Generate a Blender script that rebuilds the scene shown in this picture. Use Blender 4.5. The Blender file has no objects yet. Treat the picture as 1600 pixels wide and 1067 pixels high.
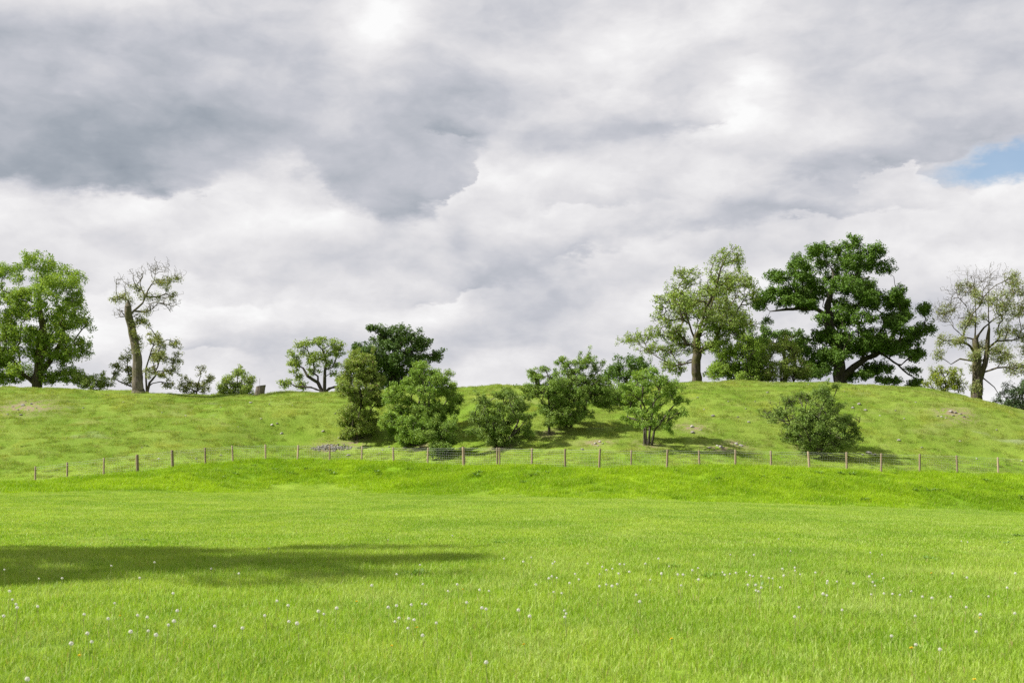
import bpy, math, random
import numpy as np
from mathutils import Vector

# ------------------------------------------------------------------ camera, sky, sun, exposure
SC = bpy.context.scene
COL = SC.collection
F, CX, HZ, EYE = 2000.0, 800.0, 690.0, 1.6      # photo focal length (px), centre column, horizon row, eye height

cam_d = bpy.data.cameras.new("camera")
cam = bpy.data.objects.new("camera", cam_d)
COL.objects.link(cam)
cam.location = (0, 0, EYE)
cam.rotation_euler = (math.radians(90), 0, 0)
cam_d.sensor_width = 36.0
cam_d.lens = 36.0 * F / 1600.0
cam_d.shift_y = (HZ - 533.5) / 1600.0
cam_d.clip_start = 0.1
cam_d.clip_end = 20000
cam_d.dof.use_dof = True
cam_d.dof.focus_distance = 85
cam_d.dof.aperture_fstop = 5.0
SC.camera = cam

SUN_EL, SUN_AZ = 43.0, 262.0                     # degrees; azimuth clockwise from +Y (the view direction)
EXPO = 1.1
SC.view_settings.view_transform = 'Standard'
SC.view_settings.look = 'None'
SC.view_settings.exposure = EXPO
SC.view_settings.gamma = 1.0
SC.view_settings.use_curve_mapping = False
SC.render.engine = 'CYCLES'
SC.cycles.max_bounces = 6
SC.cycles.diffuse_bounces = 3
SC.cycles.glossy_bounces = 2
SC.cycles.transmission_bounces = 3
SC.cycles.sample_clamp_indirect = 4.0
SC.cycles.use_denoising = False
SC.render.use_persistent_data = False

sun_d = bpy.data.lights.new("sun", 'SUN')
sun_d.energy = 4.8
sun_d.angle = math.radians(0.53)
sun_d.color = (1.0, 0.95, 0.87)
sun = bpy.data.objects.new("sun", sun_d)
COL.objects.link(sun)
_e, _a = math.radians(SUN_EL), math.radians(SUN_AZ)
TO_SUN = Vector((math.cos(_e) * math.sin(_a), math.cos(_e) * math.cos(_a), math.sin(_e)))
sun.rotation_euler = TO_SUN.to_track_quat('Z', 'Y').to_euler()
sun.location = TO_SUN * 100


class NT:
    """a little expression builder for node trees"""
    def __init__(self, tree):
        self.t = tree
        tree.nodes.clear()

    def n(self, kind, **kw):
        nd = self.t.nodes.new(kind)
        for k, v in kw.items():
            setattr(nd, k, v)
        return nd

    def put(self, sock, v):
        if v is None:
            return
        if isinstance(v, bpy.types.NodeSocket):
            self.t.links.new(v, sock)
        else:
            sock.default_value = v

    def m(self, op, a, b=None, c=None, clamp=False):
        nd = self.n('ShaderNodeMath', operation=op, use_clamp=clamp)
        for i, v in enumerate((a, b, c)):
            self.put(nd.inputs[i], v)
        return nd.outputs[0]

    def v(self, op, a, b=None, scale=None):
        nd = self.n('ShaderNodeVectorMath', operation=op)
        self.put(nd.inputs[0], a)
        self.put(nd.inputs[1], b)
        if scale is not None:
            self.put(nd.inputs['Scale'], scale)
        return nd.outputs['Value'] if op in ('DOT_PRODUCT', 'LENGTH', 'DISTANCE') else nd.outputs['Vector']

    def noise(self, vec, scale, detail=4, rough=0.5, dist=0.0, color=False, lac=2.0):
        nd = self.n('ShaderNodeTexNoise')
        self.put(nd.inputs['Vector'], vec)
        nd.inputs['Scale'].default_value = scale
        nd.inputs['Detail'].default_value = detail
        nd.inputs['Roughness'].default_value = rough
        nd.inputs['Lacunarity'].default_value = lac
        nd.inputs['Distortion'].default_value = dist
        return nd.outputs['Color'] if color else nd.outputs['Fac']

    def smooth(self, x, a, b, lo=0.0, hi=1.0):
        nd = self.n('ShaderNodeMapRange', interpolation_type='SMOOTHSTEP')
        self.put(nd.inputs[0], x)
        for i, q in enumerate((a, b, lo, hi)):
            self.put(nd.inputs[i + 1], q)
        return nd.outputs[0]

    def mix(self, f, a, b, blend='MIX'):
        nd = self.n('ShaderNodeMix', data_type='RGBA', blend_type=blend)
        nd.clamp_factor = True
        self.put(nd.inputs[0], f)
        for s, q in ((nd.inputs[6], a), (nd.inputs[7], b)):
            self.put(s, (*q, 1.0) if isinstance(q, tuple) and len(q) == 3 else q)
        return nd.outputs[2]

    def ramp(self, f, stops):
        nd = self.n('ShaderNodeValToRGB')
        self.put(nd.inputs[0], f)
        el = nd.color_ramp.elements
        while len(el) < len(stops):
            el.new(0.5)
        for e, (p, c) in zip(el, stops):
            e.position = p
            e.color = (*c, 1.0)
        return nd.outputs[0]


def lin(c):
    c = c / 255.0
    return c / 12.92 if c <= 0.04045 else ((c + 0.055) / 1.055) ** 2.4


# soft cloud masses by their bearing: (column, row, half width, half height, brightening) in photo pixels
CLOUDS = [
    (150, 110, 420, 150, -.035), (330, 150, 300, 130, -.035), (100, -25, 220, 50, .12), (588, 25, 62, 80, .13), (650, -25, 130, 45, .06),
    (985, 85, 90, 45, .095), (1185, 132, 60, 52, .11), (1080, 50, 240, 80, .03), (820, 20, 150, 60, -.03), (1500, 60, 230, 110, -.045),
    (690, 190, 120, 50, -.035), (722, 362, 26, 38, -.06), (840, 505, 42, 62, -.05), (420, 340, 110, 60, .03), (800, 275, 70, 40, .05),
    (1250, 300, 190, 22, .02), (380, 420, 260, 40, .02), (1250, 420, 260, 30, .02), (90, 240, 200, 60, -.03),
]
# cloud edges: (column, row, strength) along the edge, then darkening above it, its reach upwards, brightening below, its reach, crispness
EDGES = [
    ([(-200, 290, .6), (0, 280, 1), (100, 298, 1.1), (220, 318, 1.1), (290, 300, .9), (365, 268, .7), (420, 252, .55), (465, 278, .65), (540, 325, .75),
      (620, 350, .8), (690, 342, .8), (735, 300, .7), (772, 235, .3), (830, 215, 0)], .19, 150, .06, 70, 11),
    ([(520, 482, 0), (620, 474, .7), (720, 466, .8), (800, 445, .8), (880, 415, .9), (960, 386, .9), (1060, 362, 1), (1180, 345, 1), (1300, 335, .8),
      (1400, 328, .5), (1490, 315, 0)], .11, 26, .04, 45, 7),
    ([(630, 205, 0), (700, 213, .6), (780, 222, .6), (850, 224, .7), (950, 222, 1), (1050, 218, 1.1), (1105, 198, .9), (1150, 168, .4), (1190, 140, 0)], .15, 36, .05, 55, 10),
    ([(1180, 265, 0), (1280, 268, .6), (1380, 250, .8), (1480, 232, 1), (1600, 214, 1), (1800, 190, 0)], .10, 60, .02, 40, 14),
    ([(-120, 470, 0), (100, 452, .8), (260, 462, 1), (400, 470, .8), (520, 465, 0)], .05, 26, .03, 25, 9),
    ([(240, 562, 0), (300, 552, 1), (380, 548, 1), (450, 556, 0)], .07, 24, .03, 20, 6),
    ([(540, 582, 0), (700, 575, .6), (800, 566, 1), (900, 572, .6), (960, 580, 0)], .05, 60, .06, 30, 7),
    ([(1310, 305, 0), (1360, 268, .8), (1410, 245, 1), (1450, 256, 1), (1495, 290, 0)], .0, 20, .085, 34, 4),
    ([(1470, 296, 0), (1540, 276, 1), (1620, 268, 1), (1800, 262, 0)], .0, 20, .08, 40, 4),
    ([(830, 345, 0), (900, 335, 1), (1000, 322, 1), (1100, 300, .7), (1250, 290, .6), (1340, 300, 0)], .045, 30, .03, 30, 8),
]


def build_world():
    w = bpy.data.worlds.new("World")
    SC.world = w
    w.use_nodes = True
    g = NT(w.node_tree)
    out = g.n('ShaderNodeOutputWorld')
    bg = g.n('ShaderNodeBackground')
    STR = 0.1
    bg.inputs['Strength'].default_value = STR
    g.t.links.new(bg.outputs[0], out.inputs[0])
    sky = g.n('ShaderNodeTexSky', sky_type='NISHITA')
    sky.sun_disc = False
    sky.sun_elevation = math.radians(SUN_EL)
    sky.sun_rotation = math.radians(SUN_AZ)
    sky.air_density, sky.dust_density, sky.ozone_density = 1.0, 0.4, 1.5
    d = g.n('ShaderNodeTexCoord').outputs['Generated']
    sep = g.n('ShaderNodeSeparateXYZ')
    g.put(sep.inputs[0], d)
    az = g.m('ARCTAN2', sep.outputs[0], sep.outputs[1])
    el = g.m('ARCSINE', sep.outputs[2])
    q = g.n('ShaderNodeCombineXYZ')
    g.put(q.inputs[0], az)
    g.put(q.inputs[1], el)
    q = q.outputs[0]
    # stretched so that clouds are wider than tall
    ds = g.v('MULTIPLY', d, (1.0, 1.0, 2.15))
    w1 = g.v('SUBTRACT', g.noise(ds, 4.5, 3, .5, color=True), (.5, .5, .5))
    w2 = g.v('SUBTRACT', g.noise(ds, 17.0, 6, .60, color=True), (.5, .5, .5))
    qa = g.v('ADD', q, g.v('MULTIPLY', w1, (.06, .03, 0)))
    qb = g.v('ADD', qa, g.v('MULTIPLY', w2, (.08, .05, 0)))
    # cloud relief: the same billows read a little nearer the sun
    dw = g.v('ADD', ds, g.v('ADD', g.v('SCALE', w1, scale=.12), g.v('SCALE', w2, scale=.03)))
    n1 = g.noise(dw, 6.0, 6, .52)
    n2 = g.noise(g.v('ADD', dw, (-.012, 0, .05)), 6.0, 6, .52)
    n3 = g.noise(dw, 2.6, 2, .5)
    dl = g.v('ADD', g.v('MULTIPLY', d, (1.0, 1.0, 1.6)), g.v('SCALE', w2, scale=.035))
    n4 = g.noise(dl, 11.0, 5, .55)
    n5 = g.noise(g.v('ADD', dl, (-.008, 0, .022)), 11.0, 5, .55)
    L = g.m('ADD', 0.874, g.m('MULTIPLY', g.m('ADD', g.m('SUBTRACT', n1, n2), g.m('MULTIPLY', g.m('SUBTRACT', n4, n5), .75)), .34))
    L = g.m('ADD', L, g.m('MULTIPLY', g.m('SUBTRACT', n1, .5), .13))
    L = g.m('ADD', L, g.m('MULTIPLY', g.m('SUBTRACT', n3, .5), .08))

    def bearing(px, py):
        a = math.atan((px - CX) / F)
        return a, math.atan((HZ - py) / F * math.cos(a))
    for (px, py, sx, sy, amp) in CLOUDS:
        dq = g.v('MULTIPLY', g.v('SUBTRACT', qa, (*bearing(px, py), 0)), (F / sx, F / sy, 0))
        L = g.m('ADD', L, g.smooth(g.v('LENGTH', dq), 0.0, 1.75, amp, 0.0))
    soft = g.smooth(g.noise(ds, 9.0, 2, .5), .40, .66, .6, 4.0)              # some edges ragged, some melting away
    sq = g.n('ShaderNodeSeparateXYZ')
    g.put(sq.inputs[0], qb)
    A0, A1 = bearing(-300, 0)[0], bearing(1900, 0)[0]
    t = g.m('DIVIDE', g.m('SUBTRACT', sq.outputs[0], A0), A1 - A0, clamp=True)
    for pts, dark, up, bright, down, crisp in EDGES:
        stops = []
        for px, py, st in pts:
            a, e = bearing(px, py)
            stops.append(((a - A0) / (A1 - A0), (e * 2, st * .5, 0)))
        rp = g.n('ShaderNodeValToRGB')
        rp.color_ramp.interpolation = 'EASE'
        el_ = rp.color_ramp.elements
        while len(el_) < len(stops):
            el_.new(.5)
        for e_, (p, c_) in zip(el_, stops):
            e_.position = p
            e_.color = (*c_, 1)
        g.put(rp.inputs[0], t)
        sr = g.n('ShaderNodeSeparateXYZ')
        g.put(sr.inputs[0], rp.outputs[0])
        h = g.m('MULTIPLY', g.m('SUBTRACT', sq.outputs[1], g.m('MULTIPLY', sr.outputs[0], .5)), F)     # height above the edge, photo pixels
        wd = g.m('MULTIPLY', soft, crisp)
        over = g.smooth(h, g.m('MULTIPLY', wd, -1.0), wd)
        hi = g.m('MULTIPLY', g.m('POWER', 2.718, g.m('DIVIDE', g.m('MAXIMUM', h, 0.0), -up)), -dark)
        lo = g.m('MULTIPLY', g.m('POWER', 2.718, g.m('DIVIDE', g.m('MINIMUM', h, 0.0), down)), bright)
        v_ = g.m('ADD', g.m('MULTIPLY', over, hi), g.m('MULTIPLY', g.m('SUBTRACT', 1.0, over), lo))
        L = g.m('ADD', L, g.m('MULTIPLY', v_, g.m('MULTIPLY', sr.outputs[1], 2.0)))
    k = 1.0 / (2 ** EXPO) / STR

    def c(r, gg, b):
        return (lin(r) * k, lin(gg) * k, lin(b) * k)
    # ramp elements clamp nothing; position is lightness
    col = g.ramp(L, [(.55, c(136, 146, 158)), (.66, c(164, 171, 181)), (.78, c(197, 199, 207)),
                     (.88, c(225, 224, 227)), (.95, c(241, 240, 241)), (1.0, c(252, 252, 252))])
    # the one gap of open sky
    a = math.atan((1570 - CX) / F)
    e = math.atan((HZ - 250) / F * math.cos(a))
    r = g.v('LENGTH', g.v('MULTIPLY', g.v('SUBTRACT', qb, (a, e, 0)), (F / 92, F / 23, 0)))
    hole = g.smooth(g.m('ADD', r, g.m('MULTIPLY', g.m('SUBTRACT', n1, .5), 1.2)), .35, 1.3, .85, 0.0)
    fin = g.mix(hole, col, g.v('SCALE', sky.outputs[0], scale=.62))
    g.put(bg.inputs['Color'], fin)
    w.cycles.sampling_method = 'MANUAL'
    w.cycles.sample_map_resolution = 512


build_world()

# ------------------------------------------------------------------ helpers
RNG = np.random.default_rng(7)


def at(px, py, d):
    """a photo pixel at distance d as a point of the place"""
    return np.array([(px - CX) / F * d, d, EYE + (HZ - py) / F * d])


def tag(o, label=None, cat=None, group=None, kind=None):
    for k, v in (("label", label), ("category", cat), ("group", group), ("kind", kind)):
        if v:
            o[k] = v
    return o


def link(name, data, parent=None, loc=(0, 0, 0)):
    o = bpy.data.objects.new(name, data)
    COL.objects.link(o)
    o.location = loc
    if parent is not None:
        o.parent = parent
    return o


def np_mesh(name, verts, faces, mat=None, smooth=False):
    """faces: an (n,3) or (n,4) array, or a list of such arrays"""
    me = bpy.data.meshes.new(name)
    if not isinstance(faces, list):
        faces = [faces]
    faces = [np.asarray(f, dtype=np.int32) for f in faces if len(f)]
    verts = np.asarray(verts, dtype=np.float32)
    nl = sum(f.size for f in faces)
    npoly = sum(len(f) for f in faces)
    me.vertices.add(len(verts))
    me.vertices.foreach_set("co", verts.ravel())
    me.loops.add(nl)
    me.polygons.add(npoly)
    me.loops.foreach_set("vertex_index", np.concatenate([f.ravel() for f in faces]))
    tot = np.concatenate([np.full(len(f), f.shape[1], np.int32) for f in faces])
    me.polygons.foreach_set("loop_start", np.concatenate([[0], np.cumsum(tot)[:-1]]).astype(np.int32))
    if smooth:
        me.polygons.foreach_set("use_smooth", np.ones(npoly, dtype=bool))
    me.update(calc_edges=True)
    me.validate()
    if mat:
        me.materials.append(mat)
    return me


def new_mat(name):
    m = bpy.data.materials.new(name)
    m.use_nodes = True
    g = NT(m.node_tree)
    out = g.n('ShaderNodeOutputMaterial')
    return m, g, out


def leaf_mat(name, a, b, trans=.32, rough=.6, spec=.25, odd=None, oddf=.04, tint=(1.25, 1.15, .55)):
    """leaf colour runs between a and b from leaf to leaf and from spray to spray"""
    m, g, out = new_mat(name)
    geo = g.n('ShaderNodeNewGeometry')
    rnd = geo.outputs['Random Per Island']
    big = g.noise(geo.outputs['Position'], 1.1, 2, .5)
    f = g.m('ADD', g.m('MULTIPLY', rnd, .6), g.smooth(big, .3, .7, 0, .4))
    col = g.mix(f, a, b)
    if odd:
        col = g.mix(g.m('LESS_THAN', g.m('FRACT', g.m('MULTIPLY', rnd, 17.3)), oddf), col, odd)
    p = g.n('ShaderNodeBsdfPrincipled')
    g.put(p.inputs['Base Color'], col)
    p.inputs['Roughness'].default_value = rough
    p.inputs['Specular IOR Level'].default_value = spec
    t = g.n('ShaderNodeBsdfTranslucent')
    g.put(t.inputs[0], g.mix(1.0, col, tint, 'MULTIPLY'))
    mx = g.n('ShaderNodeMixShader')
    mx.inputs[0].default_value = trans
    g.t.links.new(p.outputs[0], mx.inputs[1])
    g.t.links.new(t.outputs[0], mx.inputs[2])
    g.t.links.new(mx.outputs[0], out.inputs[0])
    return m


def bark_mat(name, a, b, moss=None, mossf=0.0, scale=6.0):
    m, g, out = new_mat(name)
    co = g.n('ShaderNodeTexCoord').outputs['Object']
    n = g.noise(g.v('MULTIPLY', co, (1, 1, .22)), scale, 6, .65)
    col = g.mix(g.smooth(n, .35, .65), a, b)
    if moss:
        col = g.mix(g.m('MULTIPLY', g.smooth(g.noise(co, 1.3, 4, .6), .42, .62), mossf), col, moss)
    p = g.n('ShaderNodeBsdfPrincipled')
    g.put(p.inputs['Base Color'], col)
    p.inputs['Roughness'].default_value = .9
    p.inputs['Specular IOR Level'].default_value = .15
    bp = g.n('ShaderNodeBump')
    bp.inputs['Strength'].default_value = 1.0
    bp.inputs['Distance'].default_value = .12
    g.put(bp.inputs['Height'], n)
    g.t.links.new(bp.outputs[0], p.inputs['Normal'])
    g.t.links.new(p.outputs[0], out.inputs[0])
    return m


# ------------------------------------------------------------------ the lie of the land
def blur1(a, s, axis):
    r = int(math.ceil(3 * s))
    k = np.exp(-.5 * (np.arange(-r, r + 1) / s) ** 2)
    k /= k.sum()
    pad = [(0, 0)] * a.ndim
    pad[axis] = (r, r)
    b = np.pad(a, pad, mode='edge')
    return np.apply_along_axis(lambda v: np.convolve(v, k, mode='valid'), axis, b)


STEP = .5
GX = np.arange(-100, 100.01, STEP)
GY = np.arange(-30, 190.01, STEP)


def smooth_noise(sig, seed):
    r = np.random.default_rng(seed)
    a = r.standard_normal((len(GX), len(GY)))
    fx = np.fft.fftfreq(len(GX), STEP)[:, None]
    fy = np.fft.fftfreq(len(GY), STEP)[None, :]
    k = np.exp(-2 * (math.pi * sig) ** 2 * (fx ** 2 + fy ** 2))
    b = np.real(np.fft.ifft2(np.fft.fft2(a) * k))
    return b / b.std()


D_FENCE = ([-400, 0, 215, 330, 415, 565, 725, 936, 1100, 1500, 2000],
           [71, 73, 75.5, 81, 84.5, 84, 79, 74, 76, 80, 83])
FENCE_ROW = ([-400, 0, 55, 105, 162, 215, 270, 321, 364, 415, 565, 615, 668, 725, 778, 831, 883, 936, 986, 1042, 1093, 1149, 1205, 1265, 1323, 1377, 1437, 1496, 1560, 1700, 2100],
             [765, 761, 757, 752, 747, 740, 732, 727, 723, 721, 722, 724, 726, 727, 727, 729, 732, 734, 733, 732, 731, 731, 732, 733, 733, 734, 735, 738, 742, 746, 752])
CREST_ROW = ([-400, -100, 0, 60, 130, 180, 240, 300, 360, 410, 500, 550, 640, 720, 800, 880, 950, 1060, 1150, 1200, 1280, 1350, 1420, 1500, 1560, 1600, 1750, 2200],
             [606, 604, 604, 604, 606, 609, 610, 616, 616, 613, 610, 609, 607, 605, 602, 603, 606, 599, 594, 593, 593, 598, 605, 619, 633, 642, 664, 676])
CREST_D = ([-400, 0, 400, 700, 1000, 1250, 1600, 2200], [98, 100, 102, 103, 101, 103, 103, 103])
FOOT_ROW = ([-400, 0, 200, 500, 800, 1100, 1400, 1600, 2100], [772, 769, 767, 768, 770, 781, 793, 800, 806])


def line(px, row, dist):
    px = np.asarray(px, float)
    x = (px - CX) / F * dist
    return x, np.asarray(dist, float), EYE + (HZ - np.asarray(row, float)) / F * dist


_cols = np.arange(-400, 2001, 10.0)
_fd = blur1(np.interp(_cols, *D_FENCE), 6, 0)
_fr = np.interp(_cols, *FENCE_ROW)
_fx, _fy, _fz = line(_cols, _fr, _fd)
_cx, _cy, _cz = line(_cols, np.interp(_cols, *CREST_ROW), np.interp(_cols, *CREST_D))
_bx, _by, _bz = line(_cols, np.interp(_cols, *FOOT_ROW), _fd - np.interp(_cols, [0, 350, 900, 1600], [8, 9, 9, 11]))
fen_y, fen_z = np.interp(GX, _fx, _fy), np.interp(GX, _fx, _fz)
cre_y, cre_z = np.interp(GX, _cx, _cy), np.interp(GX, _cx, _cz)
foot_y, foot_z = np.interp(GX, _bx, _by), np.interp(GX, _bx, _bz)
hollow = np.exp(-((GX - 7.5) / 3.2) ** 2) * .8          # the shallow gully between the two mounds
Z = np.zeros((len(GX), len(GY)))
for i in range(len(GX)):
    ky = [-30, 0, foot_y[i] - 12, foot_y[i], foot_y[i] + 3.5, fen_y[i] - .8, fen_y[i] + 1.5, fen_y[i] + 5,
          cre_y[i] - 9, cre_y[i] - 3.5, cre_y[i] + 1.5, cre_y[i] + 12, cre_y[i] + 45, 190]
    zf, zc, zb = fen_z[i], cre_z[i], foot_z[i]
    kz = [.3, 0, zb * (foot_y[i] - 12) / foot_y[i] - .05, zb, zb + (zf - zb) * .42, zf, zf + .12, zf + (zc - zf) * .16,
          zf + (zc - zf) * .73 - hollow[i], zc - .55, zc, zc - 2.2, -1.0, -1.5]
    Z[i] = np.interp(GY, ky, kz)
Z = blur1(blur1(Z, 1.3 / STEP, 1), 1.2 / STEP, 0)
_mound = np.clip((GY[None, :] - fen_y[:, None] - 2) / 6, 0, 1)
_bank = np.clip((GY[None, :] - foot_y[:, None] + 2.5 + smooth_noise(1.6, 31) * 1.1) / 4.5, 0, 1) * np.clip((fen_y[:, None] + .6 - GY[None, :]) / 1.2, 0, 1)
Z += smooth_noise(2.2, 1) * (.022 + .055 * _mound + .03 * _bank) + smooth_noise(.8, 2) * (.008 + .028 * _mound + .055 * _bank)
Z += smooth_noise(6.0, 3) * (.03 + .10 * _mound * np.clip((cre_y[:, None] - 4 - GY[None, :]) / 4, 0, 1))
# terracettes: faint level steps trodden across the slope
_t = Z * 2.1 + smooth_noise(4, 5) * .35
Z += _mound * .075 * np.sin(2 * math.pi * _t)


def bil(A, x, y):
    x, y = np.asarray(x, float), np.asarray(y, float)
    fx = np.clip((x - GX[0]) / STEP, 0, len(GX) - 1.001)
    fy = np.clip((y - GY[0]) / STEP, 0, len(GY) - 1.001)
    i, j = fx.astype(int), fy.astype(int)
    a, b = fx - i, fy - j
    return (A[i, j] * (1 - a) * (1 - b) + A[i + 1, j] * a * (1 - b) + A[i, j + 1] * (1 - a) * b + A[i + 1, j + 1] * a * b)


def ground_z(x, y):
    return bil(Z, x, y)


DZX, DZY = np.gradient(Z, STEP, STEP)


def on_ground(px, py, near, far):
    """where the line of sight through a pixel meets the land between two distances"""
    d = np.arange(near, far, .1)
    x = (px - CX) / F * d
    gap = ground_z(x, d) - (EYE + (HZ - py) / F * d)
    k = np.argmax(gap >= 0) if (gap >= 0).any() else int(np.argmax(gap))
    return np.array([x[k], d[k], float(ground_z(x[k], d[k]))])


# ------------------------------------------------------------------ grass colour, shared by ground and blades
def grass_color(g, kind, pos, rnd=None):
    if kind == 'field':
        a, b, hi = (.166, .302, .010), (.290, .415, .040), (.46, .525, .20)
    elif kind == 'bank':
        a, b, hi = (.155, .300, .003), (.295, .450, .009), (.37, .47, .05)
    else:
        a, b, hi = (.152, .245, .021), (.238, .310, .050), (.40, .41, .17)
    n1 = g.noise(pos, .16, 3, .55)
    n2 = g.noise(g.v('MULTIPLY', pos, (1, .55, 1)), .9, 4, .6)
    col = g.mix(g.smooth(g.m('ADD', g.m('MULTIPLY', n1, .55), g.m('MULTIPLY', n2, .45)), .36, .64), a, b)
    if kind == 'field':
        n7 = g.noise(g.v('ADD', g.v('MULTIPLY', pos, (.8, .4, 1)), (5, 91, 0)), .8, 5, .65)
        col = g.mix(g.smooth(n7, .50, .72, 0, .35), col, hi)                    # grey sheen of the grass, painted into its colour in patches
        n8 = g.noise(g.v('ADD', g.v('MULTIPLY', pos, (1, .6, 1)), (45, 2, 0)), 1.6, 4, .6)
        col = g.mix(g.smooth(n8, .58, .74, 0, .4), col, (.13, .27, .006))     # lusher tufts
    if kind == 'mound':
        n3 = g.noise(g.v('MULTIPLY', pos, (.6, 1, 1)), .42, 5, .65)
        col = g.mix(g.smooth(n3, .54, .70, 0, .5), col, (.30, .29, .12))       # dry, cropped patches
        n4 = g.noise(g.v('ADD', pos, (31, 7, 0)), .30, 4, .6)
        col = g.mix(g.smooth(n4, .55, .66, 0, .35), col, (.29, .29, .03))       # buttercups
        n5 = g.noise(g.v('ADD', g.v('MULTIPLY', pos, (.5, 1.1, 1)), (3, 57, 0)), .33, 4, .55)
        col = g.mix(g.smooth(n5, .62, .72, 0, .55), col, (.34, .345, .28))     # pale grey-lilac flower patches
        n6 = g.noise(g.v('ADD', pos, (11, 23, 5)), 1.7, 4, .6)
        col = g.mix(g.smooth(n6, .55, .72, 0, .36), col, (.10, .19, .014))    # rank tufts
    if rnd is not None:
        col = g.mix(g.smooth(rnd, .5, 1.0, 0, .7), col, hi)  # pale sheen put into the colour of some blades
        col = g.mix(g.smooth(rnd, .0, .3, .35, 0), col, a)
        col = g.mix(g.m('LESS_THAN', g.m('FRACT', g.m('MULTIPLY', rnd, 23.7)), .05), col, (.36, .31, .13))
    return col


def grass_blade_mat(kind, rough=.5, spec=.22, trans=.42):
    m, g, out = new_mat(kind + "_grass")
    geo = g.n('ShaderNodeNewGeometry')
    col = grass_color(g, kind, geo.outputs['Position'], geo.outputs['Random Per Island'])
    p = g.n('ShaderNodeBsdfPrincipled')
    g.put(p.inputs['Base Color'], col)
    p.inputs['Roughness'].default_value = rough
    p.inputs['Specular IOR Level'].default_value = spec
    t = g.n('ShaderNodeBsdfTranslucent')
    g.put(t.inputs[0], g.mix(1.0, col, (1.15, 1.15, .5), 'MULTIPLY'))
    mx = g.n('ShaderNodeMixShader')
    mx.inputs[0].default_value = trans
    g.t.links.new(p.outputs[0], mx.inputs[1])
    g.t.links.new(t.outputs[0], mx.inputs[2])
    g.t.links.new(mx.outputs[0], out.inputs[0])
    return m


def ground_mat():
    m, g, out = new_mat("meadow_turf")
    geo = g.n('ShaderNodeNewGeometry')
    pos = geo.outputs['Position']

    def attr(nm):
        a = g.n('ShaderNodeAttribute')
        a.attribute_name = nm
        return a.outputs['Fac']
    col = grass_color(g, 'field', pos)
    col = g.mix(attr('bank'), col, grass_color(g, 'bank', pos))
    col = g.mix(attr('mound'), col, grass_color(g, 'mound', pos))
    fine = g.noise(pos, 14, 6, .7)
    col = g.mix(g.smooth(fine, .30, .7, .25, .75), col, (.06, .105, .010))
    soil = g.m('MULTIPLY', attr('soil'), g.smooth(g.noise(pos, 2.6, 5, .65), .40, .56))
    col = g.mix(soil, col, (.20, .155, .105))
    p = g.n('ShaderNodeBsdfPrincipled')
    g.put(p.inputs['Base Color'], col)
    p.inputs['Roughness'].default_value = .9
    p.inputs['Specular IOR Level'].default_value = .1
    bp = g.n('ShaderNodeBump')
    bp.inputs['Strength'].default_value = .8
    bp.inputs['Distance'].default_value = .06
    g.put(bp.inputs['Height'], fine)
    g.t.links.new(bp.outputs[0], p.inputs['Normal'])
    g.t.links.new(p.outputs[0], out.inputs[0])
    return m


SOIL = [(38, 637, 2.6), (515, 701, 1.3), (935, 694, 1.0), (1492, 647, 1.5), (1125, 700, 1.2), (1153, 696, 1.0), (1082, 670, 1.1),
        (860, 678, .8), (1012, 694, 1.0), (557, 690, .9), (655, 700, 1.0), (1265, 703, 1.0), (783, 699, .9)]
SOIL_AT = [(on_ground(px, py, 74, 104), r) for px, py, r in SOIL]


def build_ground():
    far = np.array([25., 60, 130, 300, 700, 1500, 4000])
    xs = np.concatenate([GX[0] - far[::-1], GX, GX[-1] + far])
    ys = np.concatenate([GY[0] - far[::-1], GY, GY[-1] + far])
    X, Y = np.meshgrid(xs, ys, indexing='ij')
    H = ground_z(X, Y)
    H = H - .0 * X
    nx, ny = X.shape
    v = np.stack([X, Y, H], -1).reshape(-1, 3)
    i = np.arange(nx - 1)[:, None] * ny + np.arange(ny - 1)[None, :]
    f = np.stack([i, i + ny, i + ny + 1, i + 1], -1).reshape(-1, 4)
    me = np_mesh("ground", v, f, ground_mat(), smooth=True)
    soil = np.zeros(X.shape)
    for p, r in SOIL_AT:
        soil = np.maximum(soil, np.exp(-(((X - p[0]) / r) ** 2 + ((Y - p[1]) / r) ** 2)))
    for nm, A in (('bank', bil(_bank, X, Y)), ('mound', bil(_mound, X, Y)), ('soil', soil)):
        at_ = me.attributes.new(nm, 'FLOAT', 'POINT')
        at_.data.foreach_set('value', A.ravel().astype(np.float32))
    o = link("ground", me)
    tag(o, "rough green pasture rising over a bank to two grassy mounds", "ground", kind="structure")
    return o


build_ground()

# ------------------------------------------------------------------ trees
def unit(v):
    return v / (np.linalg.norm(v, axis=-1, keepdims=True) + 1e-9)


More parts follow.
